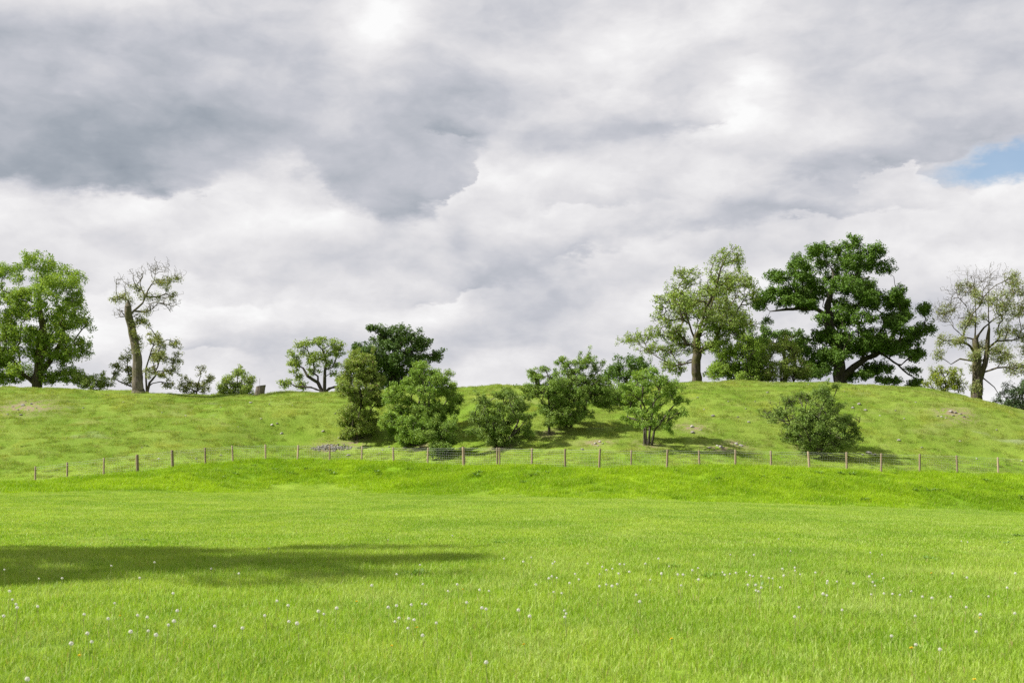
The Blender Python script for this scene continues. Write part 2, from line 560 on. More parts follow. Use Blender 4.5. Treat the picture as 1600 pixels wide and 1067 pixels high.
class Skeleton:
    """a branching skeleton: every new tip joins the wood already there by the cheapest route"""
    def __init__(self, rng):
        self.rng = rng
        self.pos = np.zeros((6000, 3))
        self.plen = np.zeros(6000)
        self.par = np.full(6000, -1)
        self.lvl = np.zeros(6000, int)
        self.fix = np.zeros(6000)
        self.n = 0
        self.open = np.ones(6000, bool)

    def add(self, p, par, lvl, fix=0.0, open_=True):
        i = self.n
        if i >= 5990:
            return i - 1
        self.pos[i] = p
        self.par[i] = par
        self.plen[i] = 0 if par < 0 else self.plen[par] + np.linalg.norm(p - self.pos[par])
        self.lvl[i] = lvl
        self.fix[i] = fix
        self.open[i] = open_
        self.n += 1
        return i

    def stem(self, pts, radii, par=-1, free=.35):
        """a given trunk or limb; branches may leave it beyond the fraction `free`"""
        pts = [np.asarray(p, float) for p in pts]
        seg = [np.linalg.norm(b - a) for a, b in zip(pts, pts[1:])]
        tot, run = sum(seg), 0.0
        if par < 0:
            par = self.add(pts[0], -1, 0, radii[0], False)
        for k, (a, b) in enumerate(zip(pts, pts[1:])):
            m = max(2, int(seg[k] / .45))
            for j in range(1, m + 1):
                t = j / m
                w = self.rng.normal(0, .035, 3) * (1 if j < m else 0)
                r = radii[k] * (1 - t) + radii[k + 1] * t
                par = self.add(a + (b - a) * t + w * r * 4, par, 0, r, (run + seg[k] * t) / tot > free)
            run += seg[k]
        return par

    def grow(self, tip, lvl, step=.5, wig=.08, kpath=.32, lift=.12):
        n = self.n
        P = self.pos[:n]
        d = np.linalg.norm(P - tip, axis=1)
        cost = d + kpath * self.plen[:n] + np.where(self.open[:n], 0, 1e3)
        cost += np.maximum(0, P[:, 2] - tip[2]) * .9          # prefer to rise towards the tip
        a = int(np.argmin(cost))
        p0 = P[a].copy()
        L = d[a]
        if L < .05:
            return a
        pp = self.par[a]
        d0 = unit(p0 - self.pos[pp]) if pp >= 0 else np.array([0, 0, 1.])
        c1 = p0 + (d0 * .35 + unit(tip - p0) * .65) * L * .45 + np.array([0, 0, lift * L])
        m = max(1, int(round(L / step)))
        side = self.rng.normal(0, wig, (m + 1, 3)) * L / max(m, 1) ** .5
        par = a
        for j in range(1, m + 1):
            t = j / m
            q = (1 - t) ** 2 * p0 + 2 * t * (1 - t) * c1 + t * t * tip
            if j < m:
                q = q + side[j]
            par = self.add(q, par, lvl)
        return par

    def mesh(self, name, mat, twig=.012, expo=2.35, thick=1.0):
        n = self.n
        pos, par = self.pos[:n], self.par[:n]
        acc = np.zeros(n)
        kids = np.zeros(n, int)
        r = np.zeros(n)
        big = np.full(n, -1)
        bigr = np.zeros(n)
        for i in range(n - 1, -1, -1):
            r[i] = max(twig, acc[i] ** (1 / expo)) if self.fix[i] == 0 else self.fix[i]
            p = par[i]
            if p >= 0:
                acc[p] += r[i] ** expo * thick
                if r[i] > bigr[p]:
                    bigr[p], big[p] = r[i], i
        for i in range(n):                                    # a limb is never thicker than what carries it
            if par[i] >= 0 and self.fix[i] == 0:
                r[i] = min(r[i], r[par[i]] * .92)
        ch = np.where(par >= 0)[0]
        dirs = np.zeros((n, 3))
        dirs[ch] = unit(pos[ch] - pos[par[ch]])
        dirs[par < 0] = (0, 0, 1)
        V, Q = [], []
        off = 0
        for sel, k in ((ch[r[ch] > .07], 9), (ch[r[ch] <= .07], 4)):
            if not len(sel):
                continue
            p = par[sel]
            main = big[p] == sel
            r0 = np.where(main, r[p], np.minimum(r[p], r[sel] * 1.2))
            dstart = np.where(main[:, None], dirs[p], dirs[sel])
            ang = np.arange(k) * 2 * math.pi / k

            def ring(c, dv, rad):
                ref = np.where(np.abs(dv[:, :1]) > .9, np.array([[0, 1., 0]]), np.array([[1., 0, 0]]))
                u = unit(np.cross(dv, ref))
                w = np.cross(dv, u)
                lob = 1 + .10 * np.sin(ang * 3 + 1)[None, :] + .06 * np.sin(ang * 5)[None, :]
                return (c[:, None, :] + (u[:, None, :] * np.cos(ang)[None, :, None] + w[:, None, :] * np.sin(ang)[None, :, None])
                        * (rad[:, None] * lob)[..., None])
            A, B = ring(pos[p], dstart, r0), ring(pos[sel], dirs[sel], r[sel])
            ns = len(sel)
            V.append(np.concatenate([A, B], 1).reshape(-1, 3))
            b = off + np.arange(ns)[:, None] * 2 * k
            j = np.arange(k)
            jn = (j + 1) % k
            Q.append(np.stack([b + j, b + jn, b + k + jn, b + k + j], -1).reshape(-1, 4))
            off += ns * 2 * k
        return np_mesh(name, np.concatenate(V), np.concatenate(Q), mat, smooth=True)


def leaves(name, cen, n, sig, size, mat, rng, asp=.6, up=.5, out=None, droop=0.0):
    """n leaves round each centre; every leaf a small folded blade of two triangles"""
    C = np.repeat(cen, n, 0)
    N = len(C)
    g = rng.standard_normal((N, 3))
    g *= np.minimum(1, 1.9 / (np.linalg.norm(g, axis=1, keepdims=True) + 1e-9))
    C = C + g * np.asarray(sig)
    nrm = rng.standard_normal((N, 3)) + np.array([0, 0, up])
    if out is not None:
        nrm += unit(C - out) * .6
    nrm = unit(nrm)
    t = unit(np.cross(nrm, rng.standard_normal((N, 3))))
    t[:, 2] -= droop
    t = unit(t)
    b = unit(np.cross(nrm, t))
    nrm = np.cross(t, b)
    L = size * rng.uniform(.6, 1.3, (N, 1))
    W = L * asp * rng.uniform(.8, 1.2, (N, 1))
    v = np.stack([C - t * L * .5, C + b * W * .5 + nrm * W * .2 - t * L * .05, C + t * L * .5 - nrm * L * .08,
                  C - b * W * .5 + nrm * W * .2 - t * L * .05], 1).reshape(-1, 3)
    f = np.arange(N * 4).reshape(-1, 4)
    return v, f


VIEWS = {'a': (0, 370, 3.9525), 'b': (400, 480, 3.478), 'c': (800, 380, 3.1375), 'd': (1150, 360, 3.5556), 'e': (1050, 570, 2.909)}


LEAF_N, LEAF_S = 1.25, .86            # finer, more numerous leaves


def tree(name, label, cat, view, d, stems, clumps, bark, leaf, group=None, seed=1, depth=.36, puffs=7, twigs=7, lv=12,
         size=.14, sig=.16, puff=.42, asp=.6, up=.5, flat=.65, bare=(), bare_n=14, thick=1.0, twig=.012, free=.3,
         kpath=.3, droop=0.0, fill=1.0, shoots=0, limb=.85):
    """stems: lists of (column, row, radius in metres) in the view's own pixels, clumps: (column, row, half width, half height)"""
    rng = np.random.default_rng(seed)
    ox, oy, s = VIEWS[view]
    if d is None:                                                # stands where the slope meets this line of sight
        d = on_ground(ox + stems[0][0][0] / s, oy + stems[0][0][1] / s, 73, 103)[1]

    def P(c, r, dy=0.0):
        dd = d + dy
        return at(ox + c / s, oy + r / s, d) + np.array([0, dy, 0])
    mpp = d / F / s                                              # metres for one view pixel
    sk = Skeleton(rng)
    root = None
    for st in stems:
        pts = [P(c, r, (rng.uniform(-.3, .3) if i else 0)) for i, (c, r, _) in enumerate(st)]
        gz = float(ground_z(pts[0][0], pts[0][1]))
        foot = np.array([pts[0][0], pts[0][1], gz - .15])
        if root is None:
            root = foot.copy()
            root[2] = gz
        rad = [q[2] for q in st]
        if root is not None and sk.n and pts[0][2] > gz + .9:      # a limb leaving wood that is already there
            k = int(np.argmin(np.linalg.norm(sk.pos[:sk.n] - pts[0], axis=1)))
            rad = [min(r, sk.fix[k] * .8) * limb for r in rad[:-1]] + [rad[-1] * limb * .7]
            sk.stem([sk.pos[k].copy()] + pts[1:], rad, par=k, free=.15)
            continue
        if pts[0][2] > gz + .4:
            pts = [foot] + pts
            rad = [rad[0] * 1.12] + rad
        else:
            pts[0] = foot
            pts.insert(1, foot + (pts[1] - foot) * min(.3, .5 / max(.6, np.linalg.norm(pts[1] - foot))))
            rad = [rad[0] * 1.35, rad[0]] + rad[1:]
        sk.stem(pts, rad, free=free)
    cl = np.array(clumps, float)
    mid = np.array([(cl[:, 0] * cl[:, 2]).sum() / cl[:, 2].sum(), (cl[:, 1] * cl[:, 3]).sum() / cl[:, 3].sum()])
    half = max(1.0, (cl[:, 0] + cl[:, 2]).max() - (cl[:, 0] - cl[:, 2]).min()) * .5
    C, R = [], []
    for c in cl:
        k = min(1.0, abs(c[0] - mid[0]) / half)
        D = half * mpp * depth * 2 * math.sqrt(max(.08, 1 - k * k))
        dy = rng.uniform(-1, 1) * D
        C.append(P(c[0], c[1], dy))
        rr = np.array([c[2], (c[2] + c[3]) * .5, c[3]]) * mpp
        R.append(rr)
        if D > 1.3 * rr[1] and c[2] * mpp > .5 and fill > 0:     # a second clump behind, so that the crown has depth
            C.append(P(c[0] + rng.normal(0, .3) * c[2], c[1] + rng.normal(0, .2) * c[3], -dy + rng.normal(0, .3)))
            R.append(rr * .9)
    C, R = np.array(C), np.array(R)
    heart = C.mean(0)
    order = np.argsort(np.linalg.norm(C - sk.pos[sk.n - 1], axis=1))
    tips, cens = [], []
    for i in order:
        sk.grow(C[i], 1, step=.55, kpath=kpath)
    for i in order:
        vol = np.prod(R[i]) ** (1 / 3)
        npuff = max(3, int(round(puffs * (vol / .8) ** 1.6)))
        npuff = min(npuff, puffs * 3)
        for _ in range(npuff):
            g = unit(rng.standard_normal(3)) * rng.uniform(.35, 1.0) ** .6
            c = C[i] + g * R[i] * .92
            gz = float(ground_z(c[0], c[1]))
            if c[2] < gz + .15:
                c[2] = gz + rng.uniform(.15, .4)
            sk.grow(c, 2, step=.4, kpath=.25)
            cens.append(c)
    for c in cens:
        pr = puff * rng.uniform(.65, 1.3)
        for _ in range(twigs):
            g = rng.standard_normal(3)
            g = unit(g) * rng.uniform(.3, 1.0) ** .5 * pr * np.array([1, 1, flat])
            t = c + g
            if sk.n < 5700:
                sk.grow(t, 3, step=.35, kpath=.15, wig=.05)
            tips.append(t)
    for (bc, br, bw, bh) in bare:                                # leafless twigs
        for _ in range(bare_n):
            t = P(bc + rng.normal(0, .5) * bw, br + rng.normal(0, .5) * bh, rng.normal(0, .5) * bw * mpp)
            k = sk.grow(t, 3, step=.3, kpath=.1, wig=.025, lift=.05)
            for _ in range(2):
                sk.grow(t + np.array([rng.normal(0, .12), rng.normal(0, .12), rng.uniform(.1, .4)]), 3, step=.2, kpath=0)
    tips = np.array(tips)
    for _ in range(shoots):                                      # long shoots breaking the outline
        k = rng.integers(len(cens))
        o = unit(cens[k] - heart + np.array([0, 0, .4]))
        ln = rng.uniform(.2, .55)
        line_ = cens[k] + o * np.linspace(.3, ln + .3, 6)[:, None] + rng.normal(0, .03, (6, 3))
        sk.grow(line_[-1], 3, step=.3, kpath=.1)
        tips = np.concatenate([tips, line_])
    gz = ground_z(tips[:, 0], tips[:, 1])
    tips[:, 2] = np.maximum(tips[:, 2], gz + .12)
    e = bpy.data.objects.new(name, None)
    COL.objects.link(e)
    e.location = root
    e.empty_display_size = .3
    tag(e, label, cat, group)
    tr = sk.mesh("trunk", bark, twig=twig, thick=thick)
    v, f = leaves("crown", tips, int(round(lv * LEAF_N)), sig * .72, size * LEAF_S, leaf, rng, asp, up, heart, droop)
    cr = np_mesh("crown", v, f, leaf)
    for nm, me in (("trunk", tr), ("crown", cr)):
        co = np.empty(len(me.vertices) * 3, np.float32)
        me.vertices.foreach_get("co", co)
        me.vertices.foreach_set("co", (co.reshape(-1, 3) - root.astype(np.float32)).ravel())
        link(nm, me, e)
    return e


B_ASH = bark_mat("ash_bark", (.040, .033, .025), (.105, .088, .066), (.07, .07, .018), .85)
B_GREY = bark_mat("grey_bark", (.055, .046, .037), (.17, .148, .122), (.085, .085, .03), .6, 4)
B_OAK = bark_mat("oak_bark", (.03, .026, .022), (.07, .06, .05), (.05, .06, .02), .4)
B_THORN = bark_mat("thorn_bark", (.045, .038, .03), (.095, .082, .068), (.06, .065, .03), .4, 12)
L_ASH = leaf_mat("ash_leaf", (.145, .235, .038), (.285, .370, .090), .36)
L_ASH2 = leaf_mat("young_ash_leaf", (.14, .19, .055), (.27, .31, .115), .36, odd=(.26, .23, .12), oddf=.08)
L_ASHB = leaf_mat("bright_ash_leaf", (.125, .235, .022), (.265, .375, .062), .38)
L_OAK = leaf_mat("oak_leaf", (.055, .118, .012), (.120, .215, .028), .26)
L_OAK2 = leaf_mat("dark_oak_leaf", (.042, .090, .014), (.085, .150, .026), .24)
L_THORN = leaf_mat("hawthorn_leaf", (.095, .190, .022), (.220, .315, .062), .3)
L_THORN_B = leaf_mat("bright_hawthorn_leaf", (.112, .230, .022), (.258, .368, .070), .32)
L_THORN_D = leaf_mat("dark_hawthorn_leaf", (.085, .165, .022), (.205, .285, .062), .28)
L_THORN_O = leaf_mat("olive_hawthorn_leaf", (.145, .228, .030), (.275, .350, .080), .3, odd=(.26, .20, .10), oddf=.05)
L_HOLLY = leaf_mat("holly_leaf", (.028, .062, .016), (.07, .115, .034), .12, .45, .4)
L_YEL = leaf_mat("yellow_green_leaf", (.15, .22, .022), (.28, .33, .045), .36)

G_THORN = "hawthorns growing on the mound slope"
G_BACK = "trees and bushes along the crest"

# --- along the crest, left to right
tree("ash_tree", "tall broad bright green ash with a sprig above its crown, beside the broken trunk", "tree", 'a', 106,
     [[(230, 915, .42), (250, 760, .38), (268, 600, .30), (250, 480, .22), (250, 350, .12)],
      [(300, 900, .3), (350, 700, .24), (395, 605, .18)], [(215, 905, .25), (120, 830, .15), (40, 800, .1)]],
     [(320, 180, 90, 60), (220, 190, 60, 50), (400, 230, 60, 60), (130, 260, 70, 50), (60, 230, 50, 50), (260, 290, 110, 70),
      (400, 320, 90, 70), (470, 380, 60, 60), (330, 400, 110, 70), (150, 380, 90, 60), (40, 340, 70, 70), (450, 470, 80, 60),
      (500, 540, 45, 50), (350, 520, 90, 60), (230, 470, 80, 60), (80, 480, 100, 70), (40, 600, 90, 80), (180, 600, 100, 70),
      (300, 620, 90, 60), (430, 640, 70, 50), (480, 700, 55, 50), (400, 740, 90, 60), (280, 740, 90, 70), (140, 720, 110, 70),
      (30, 740, 80, 80), (60, 850, 100, 55), (180, 840, 80, 50), (300, 860, 80, 50), (420, 850, 80, 60), (500, 880, 50, 40),
      (125, 110, 14, 22), (-80, 350, 120, 100), (-100, 550, 140, 120), (-100, 750, 130, 100), (-60, 870, 90, 50)],
     B_ASH, L_ASHB, G_BACK, 11, puffs=9, twigs=7, lv=11, size=.19, sig=.18, puff=.52, asp=.5, droop=.3)
tree("crest_shrub", "low green shrub at the foot of the tall bright ash, on the broken trunk side", "shrub", 'a', 105,
     [[(560, 950, .06), (560, 900, .04)]],
     [(530, 890, 60, 40), (590, 880, 40, 35), (610, 910, 40, 30), (560, 925, 60, 30), (640, 915, 25, 25)],
     B_THORN, L_ASH, G_BACK, 12, puffs=8, twigs=6, lv=10, size=.16, sig=.16, puff=.3, shoots=8)
tree("broken_ash_tree", "leaning pale ash trunk snapped at the top, with ivy and bare twigs", "tree", 'a', 100.3,
     [[(855, 945, .46), (842, 820, .39), (834, 700, .34), (815, 600, .32), (800, 500, .31), (797, 430, .26)],
      [(812, 520, .10), (830, 460, .10), (880, 410, .085), (915, 330, .07), (960, 270, .05)],
      ],
     [(750, 365, 45, 35), (708, 390, 26, 22), (790, 395, 35, 25), (830, 310, 30, 40), (1040, 290, 50, 45), (1062, 370, 30, 30),
      (985, 265, 50, 30), (1090, 262, 20, 15), (900, 370, 40, 30), (950, 370, 40, 25), (845, 640, 26, 45), (835, 560, 26, 40), (865, 520, 35, 35),
      (890, 465, 35, 28), (840, 690, 20, 25)],
     B_GREY, L_ASH2, G_BACK, 13, depth=.12, puffs=13, twigs=6, lv=9, size=.15, sig=.2, puff=.26, asp=.5, fill=0,
     bare=[(940, 210, 60, 40), (1010, 190, 70, 40), (1060, 240, 60, 40), (850, 250, 50, 60), (760, 290, 60, 40), (1000, 390, 100, 40),
           (1060, 430, 60, 40), (740, 480, 50, 20), (950, 430, 50, 30)], bare_n=30, free=.80, twig=.010)
tree("crest_shrub", "open leggy shrub spreading behind the broken leaning ash trunk", "shrub", 'a', 104,
     [[(912, 950, .11), (920, 900, .10), (960, 860, .07)], [(905, 950, .08), (900, 820, .07), (930, 700, .05)],
      [(890, 950, .07), (800, 920, .06), (730, 890, .05)]],
     [(1000, 660, 65, 40), (1075, 645, 42, 30), (940, 620, 45, 45), (1105, 750, 40, 45), (1020, 760, 75, 45), (945, 720, 50, 45),
      (1090, 830, 45, 35), (980, 850, 70, 40), (760, 830, 60, 40), (715, 805, 42, 35), (772, 735, 40, 40), (700, 860, 35, 35),
      (800, 890, 50, 30), (1050, 905, 50, 30), (940, 550, 30, 30)],
     B_ASH, L_ASH2, G_BACK, 14, puffs=13, twigs=6, lv=8, size=.17, sig=.14, puff=.34, asp=.5, fill=.0, depth=.3)
tree("crest_shrub", "small thin shrub showing sky through it, beside the rounder light green bush", "shrub", 'a', 106,
     [[(1215, 990, .06), (1215, 920, .05), (1235, 860, .03)]],
     [(1245, 835, 34, 35), (1180, 900, 50, 40), (1280, 880, 40, 35), (1220, 930, 80, 40), (1150, 930, 40, 40), (1210, 960, 90, 30)],
     B_ASH, L_ASH2, G_BACK, 15, puffs=9, twigs=6, lv=7, size=.16, sig=.14, puff=.3, asp=.5)
tree("crest_shrub", "rounded light green bush beside the cut stump", "shrub", 'a', 107,
     [[(1450, 1000, .07), (1455, 930, .05)]],
     [(1480, 845, 50, 35), (1415, 890, 55, 40), (1530, 880, 40, 40), (1470, 930, 80, 45), (1380, 950, 50, 35), (1540, 950, 45, 40), (1460, 975, 100, 25)],
     B_ASH, L_ASH, G_BACK, 16, puffs=10, twigs=7, lv=9, size=.15, sig=.15, puff=.32, shoots=8)
tree("spreading_tree", "wide multi-stemmed light green tree between the cut stump and the dark oak", "tree", 'b', 106,
     [[(358, 455, .17), (335, 410, .15), (280, 372, .12), (255, 330, .08)], [(372, 455, .16), (374, 380, .14), (380, 300, .09)],
      [(385, 452, .13), (400, 440, .12), (450, 430, .09)], [(350, 455, .1), (300, 435, .08), (220, 432, .06)]],
     [(330, 190, 65, 35), (240, 210, 45, 35), (430, 200, 55, 35), (195, 270, 35, 50), (280, 265, 60, 45), (370, 260, 70, 50),
      (460, 240, 45, 45), (210, 325, 50, 40), (300, 335, 40, 30), (415, 330, 50, 40), (155, 410, 40, 35), (225, 395, 50, 30),
      (470, 400, 40, 35), (250, 425, 40, 20)],
     B_OAK, L_ASH, G_BACK, 17, limb=.8, puffs=10, twigs=6, lv=11, size=.17, sig=.16, puff=.36, fill=.0, depth=.3)
tree("dark_oak_tree", "compact dark green oak standing behind the hawthorns, away from the tall oak", "tree", 'b', 114,
     [[(745, 500, .5), (745, 400, .42), (750, 300, .3), (770, 220, .18)]],
     [(660, 145, 55, 42), (790, 140, 75, 42), (868, 165, 45, 35), (720, 190, 90, 50), (830, 205, 80, 50), (915, 205, 55, 35),
      (960, 262, 42, 36), (570, 222, 55, 30), (600, 265, 70, 45), (700, 265, 90, 60), (810, 280, 90, 50), (885, 285, 50, 35),
      (690, 345, 80, 60), (820, 350, 80, 50), (740, 415, 90, 50), (615, 330, 70, 60), (850, 400, 60, 50), (640, 400, 60, 60)],
     B_OAK, L_OAK2, G_BACK, 18, puffs=8, twigs=6, lv=14, size=.19, sig=.18, puff=.44, asp=.7, up=.8)
tree("crest_shrub", "dark green bush on the crest behind the twin hawthorns", "shrub", 'c', 101,
     [[(560, 700, .1), (560, 640, .08)]],
     [(560, 585, 70, 40), (500, 605, 45, 40), (620, 600, 55, 45), (540, 650, 70, 45), (640, 650, 55, 40), (480, 640, 40, 40)],
     B_OAK, L_OAK, G_BACK, 19, puffs=8, twigs=6, lv=11, size=.15, sig=.16, puff=.36)
tree("ash_tree", "tall airy ash with branches fanning from a thick trunk, next to the oak", "tree", 'c', 107,
     [[(905, 685, .42), (900, 600, .38), (905, 520, .37), (905, 455, .28)],
      [(905, 500, .2), (880, 430, .16), (850, 330, .12), (840, 240, .07)], [(910, 480, .22), (945, 400, .18), (985, 280, .12), (1010, 170, .06)],
      [(905, 470, .2), (912, 380, .16), (920, 260, .1), (925, 160, .05)], [(930, 480, .2), (970, 430, .16), (1050, 340, .1), (1100, 260, .06)],
      [(880, 560, .14), (800, 600, .12), (730, 570, .1), (660, 520, .07), (600, 480, .04)]],
     [(1020, 100, 95, 55), (900, 130, 70, 50), (1110, 160, 60, 60), (960, 280, 90, 80), (1070, 250, 80, 80), (930, 390, 80, 60), (1060, 390, 80, 60), (820, 290, 70, 60), (790, 460, 60, 40), (845, 200, 60, 55), (980, 210, 100, 80), (1140, 260, 50, 60),
      (760, 290, 65, 45), (880, 310, 90, 70), (1020, 320, 100, 70), (1120, 350, 70, 50), (750, 370, 65, 45), (830, 420, 60, 45),
      (690, 440, 60, 35), (620, 460, 50, 30), (555, 485, 32, 22), (690, 510, 60, 30), (780, 520, 50, 35), (1000, 430, 80, 50),
      (1080, 430, 60, 50), (870, 500, 50, 45), (980, 500, 70, 50), (760, 590, 50, 30), (840, 600, 40, 40), (1160, 400, 40, 30), (1150, 180, 30, 50)],
     B_ASH, L_ASH, G_BACK, 20, limb=.5, puffs=13, twigs=7, lv=6, size=.19, sig=.15, puff=.6, asp=.5, free=.45, droop=.3, fill=.0, depth=.4, twig=.014)
tree("crest_shrub", "mid green leafy bush at the foot of the airy ash by the olive thicket", "shrub", 'd', 105.5,
     [[(20, 830, .08), (20, 740, .06)]],
     [(40, 600, 80, 60), (30, 700, 100, 80), (-60, 660, 70, 70), (-75, 750, 80, 60), (80, 760, 80, 60), (-10, 790, 90, 40), (-120, 790, 60, 40), (100, 660, 80, 60), (120, 810, 70, 30), (40, 820, 90, 25)],
     B_THORN, L_ASHB, G_BACK, 21, puffs=12, twigs=7, lv=10, size=.15, sig=.16, puff=.36, shoots=10)
tree("oak_sapling", "young dark oak behind the olive thicket, under the tall oak's long limb", "tree", 'd', 114,
     [[(270, 830, .2), (270, 720, .16), (260, 640, .1)]],
     [(165, 565, 50, 30), (255, 575, 55, 32), (335, 572, 42, 34), (230, 630, 100, 45), (340, 635, 60, 50), (400, 620, 50, 40),
      (390, 700, 60, 60), (130, 630, 60, 50), (420, 770, 50, 50)],
     B_OAK, L_OAK, G_BACK, 22, puffs=8, twigs=6, lv=12, size=.18, sig=.17, puff=.42, asp=.7)
tree("hawthorn_thicket", "rounded olive green hawthorn thicket on the crest under the oak", "shrub", 'd', 106,
     [[(250, 840, .08), (250, 770, .06)], [(180, 840, .06), (170, 770, .05)], [(320, 840, .06), (330, 760, .05)]],
     [(180, 800, 110, 40), (300, 800, 110, 40), (390, 800, 60, 35), (260, 640, 60, 45), (200, 685, 70, 55), (315, 685, 60, 55), (140, 745, 70, 55), (255, 755, 90, 60), (350, 765, 55, 50), (110, 800, 50, 30), (200, 810, 70, 25)],
     B_THORN, L_THORN_O, G_BACK, 23, puffs=10, twigs=7, lv=11, size=.12, sig=.15, puff=.34, shoots=12)
tree("oak_tree", "tall dark green oak with one long level limb towards the airy ash", "tree", 'd', 111,
     [[(575, 830, .55), (572, 760, .5), (560, 660, .46), (530, 570, .42), (505, 480, .36), (520, 380, .26), (545, 250, .15)],
      [(612, 830, .4), (650, 760, .36), (720, 712, .3), (800, 680, .24), (860, 600, .17), (920, 530, .1)],
      [(508, 490, .24), (450, 438, .2), (350, 432, .16), (260, 440, .12), (190, 450, .07)],
      [(530, 480, .2), (600, 440, .17), (660, 420, .13), (740, 380, .08)], [(540, 330, .16), (640, 290, .13), (740, 262, .09)],
      [(800, 690, .12), (900, 745, .1), (960, 800, .08), (1010, 822, .05)]],
     [(615, 95, 70, 42), (480, 125, 80, 48), (740, 150, 72, 55), (590, 195, 150, 75), (340, 190, 60, 55), (410, 280, 100, 55),
      (235, 255, 50, 50), (235, 345, 110, 40), (145, 395, 48, 40), (380, 375, 100, 40), (560, 320, 130, 65), (700, 330, 90, 45),
      (810, 365, 50, 36), (770, 240, 50, 40), (650, 395, 80, 34), (560, 470, 80, 45), (445, 505, 30, 25), (640, 510, 75, 42),
      (610, 600, 120, 55), (490, 590, 60, 42), (900, 415, 80, 45), (985, 450, 60, 45), (1020, 555, 60, 42), (850, 555, 85, 45),
      (920, 490, 90, 50), (780, 630, 110, 45), (900, 660, 100, 40), (1010, 690, 50, 32), (480, 690, 80, 50), (700, 660, 80, 30),
      (800, 770, 80, 40), (700, 800, 70, 30), (450, 770, 80, 45), (840, 830, 50, 25), (1005, 855, 34, 24), (980, 770, 30, 25), (540, 720, 50, 40), (170, 505, 26, 14), (300, 395, 80, 28), (400, 415, 60, 22), (760, 390, 60, 30), (840, 400, 40, 30), (640, 640, 70, 40), (960, 620, 60, 35)],
     B_OAK, L_OAK, G_BACK, 24, puffs=13, twigs=6, lv=15, size=.18, sig=.19, puff=.42, asp=.7, up=.8, free=.3, fill=1, depth=.26)
tree("crest_shrub", "small yellow green bush between the tall oak and the twin-stemmed ash", "shrub", 'd', 105,
     [[(1160, 930, .07), (1160, 850, .05)]],
     [(1130, 775, 50, 40), (1210, 800, 50, 45), (1100, 840, 50, 42), (1180, 860, 75, 40), (1250, 850, 40, 40), (1130, 895, 50, 25)],
     B_THORN, L_YEL, G_BACK, 25, puffs=8, twigs=6, lv=10, size=.14, sig=.16, puff=.34, shoots=8)
tree("half_bare_ash_tree", "half bare ash with mossy twin stems and pale twiggy crown", "tree", 'd', 103,
     [[(1330, 975, .48), (1338, 880, .43), (1335, 790, .38), (1328, 690, .30), (1330, 605, .23)],
      [(1350, 860, .40), (1378, 740, .34), (1398, 620, .30), (1405, 545, .24)],
      [(1330, 600, .13), (1380, 540, .12), (1430, 500, .08)], [(1410, 650, .16), (1450, 615, .13), (1530, 612, .10), (1600, 590, .06)],
      [(1310, 720, .13), (1250, 712, .11), (1190, 745, .08)], [(1325, 610, .12), (1270, 590, .09), (1210, 540, .06)],
      [(1400, 560, .12), (1410, 450, .09), (1400, 350, .05)], [(1340, 590, .12), (1340, 470, .08), (1320, 370, .04)],
      [(1385, 830, .09), (1440, 870, .06), (1470, 915, .04)]],
     [(1350, 300, 60, 40), (1430, 300, 50, 40), (1540, 340, 55, 50), (1310, 390, 60, 45), (1430, 400, 70, 50), (1210, 440, 50, 40),
      (1330, 480, 60, 45), (1480, 470, 70, 50), (1570, 440, 50, 50), (1240, 540, 40, 35), (1130, 620, 50, 38), (1200, 640, 50, 40),
      (1245, 710, 45, 32), (1110, 690, 35, 35), (1500, 570, 70, 45), (1580, 560, 50, 45), (1450, 680, 60, 45), (1540, 680, 75, 55),
      (1630, 500, 80, 80), (1650, 650, 80, 70), (1490, 775, 50, 45), (1570, 775, 65, 45), (1270, 880, 35, 40), (1690, 420, 80, 70), (1340, 740, 35, 60), (1370, 640, 30, 40)],
     B_ASH, L_ASH2, G_BACK, 26, limb=.6, puffs=15, twigs=6, lv=8, size=.16, sig=.2, puff=.38, asp=.45, fill=.0, depth=.4, free=.5, twig=.011,
     bare=[(1350, 260, 120, 60), (1440, 260, 120, 60), (1240, 330, 80, 60), (1170, 420, 70, 50), (1140, 490, 50, 40), (1310, 390, 120, 70),
           (1440, 400, 120, 70), (1530, 300, 90, 50), (1270, 480, 80, 50), (1400, 330, 120, 60), (1600, 380, 90, 70)], bare_n=50, droop=.3)
tree("holly_bush", "glossy blackish green holly bush past the half bare ash", "shrub", 'd', 100.5,
     [[(1600, 1040, .09), (1600, 960, .07)]],
     [(1525, 925, 50, 40), (1590, 890, 55, 45), (1510, 975, 50, 30), (1580, 980, 70, 40), (1650, 930, 80, 70), (1700, 980, 60, 50), (1610, 850, 55, 45), (1555, 870, 40, 40)],
     B_OAK, L_HOLLY, G_BACK, 27, puffs=9, twigs=7, lv=11, size=.12, sig=.15, puff=.34)

# --- hawthorns on the slope
def thorn(label, view, d, stems, clumps, leaf, seed, **kw):
    a = dict(puffs=17, twigs=8, lv=15, size=.105, sig=.115, puff=.30, asp=.65, flat=.6, up=.6, shoots=16, twig=.009, depth=.4)
    a.update(kw)
    return tree("hawthorn", label, "shrub", view, d, stems, clumps, B_THORN, leaf, G_THORN, seed, **a)


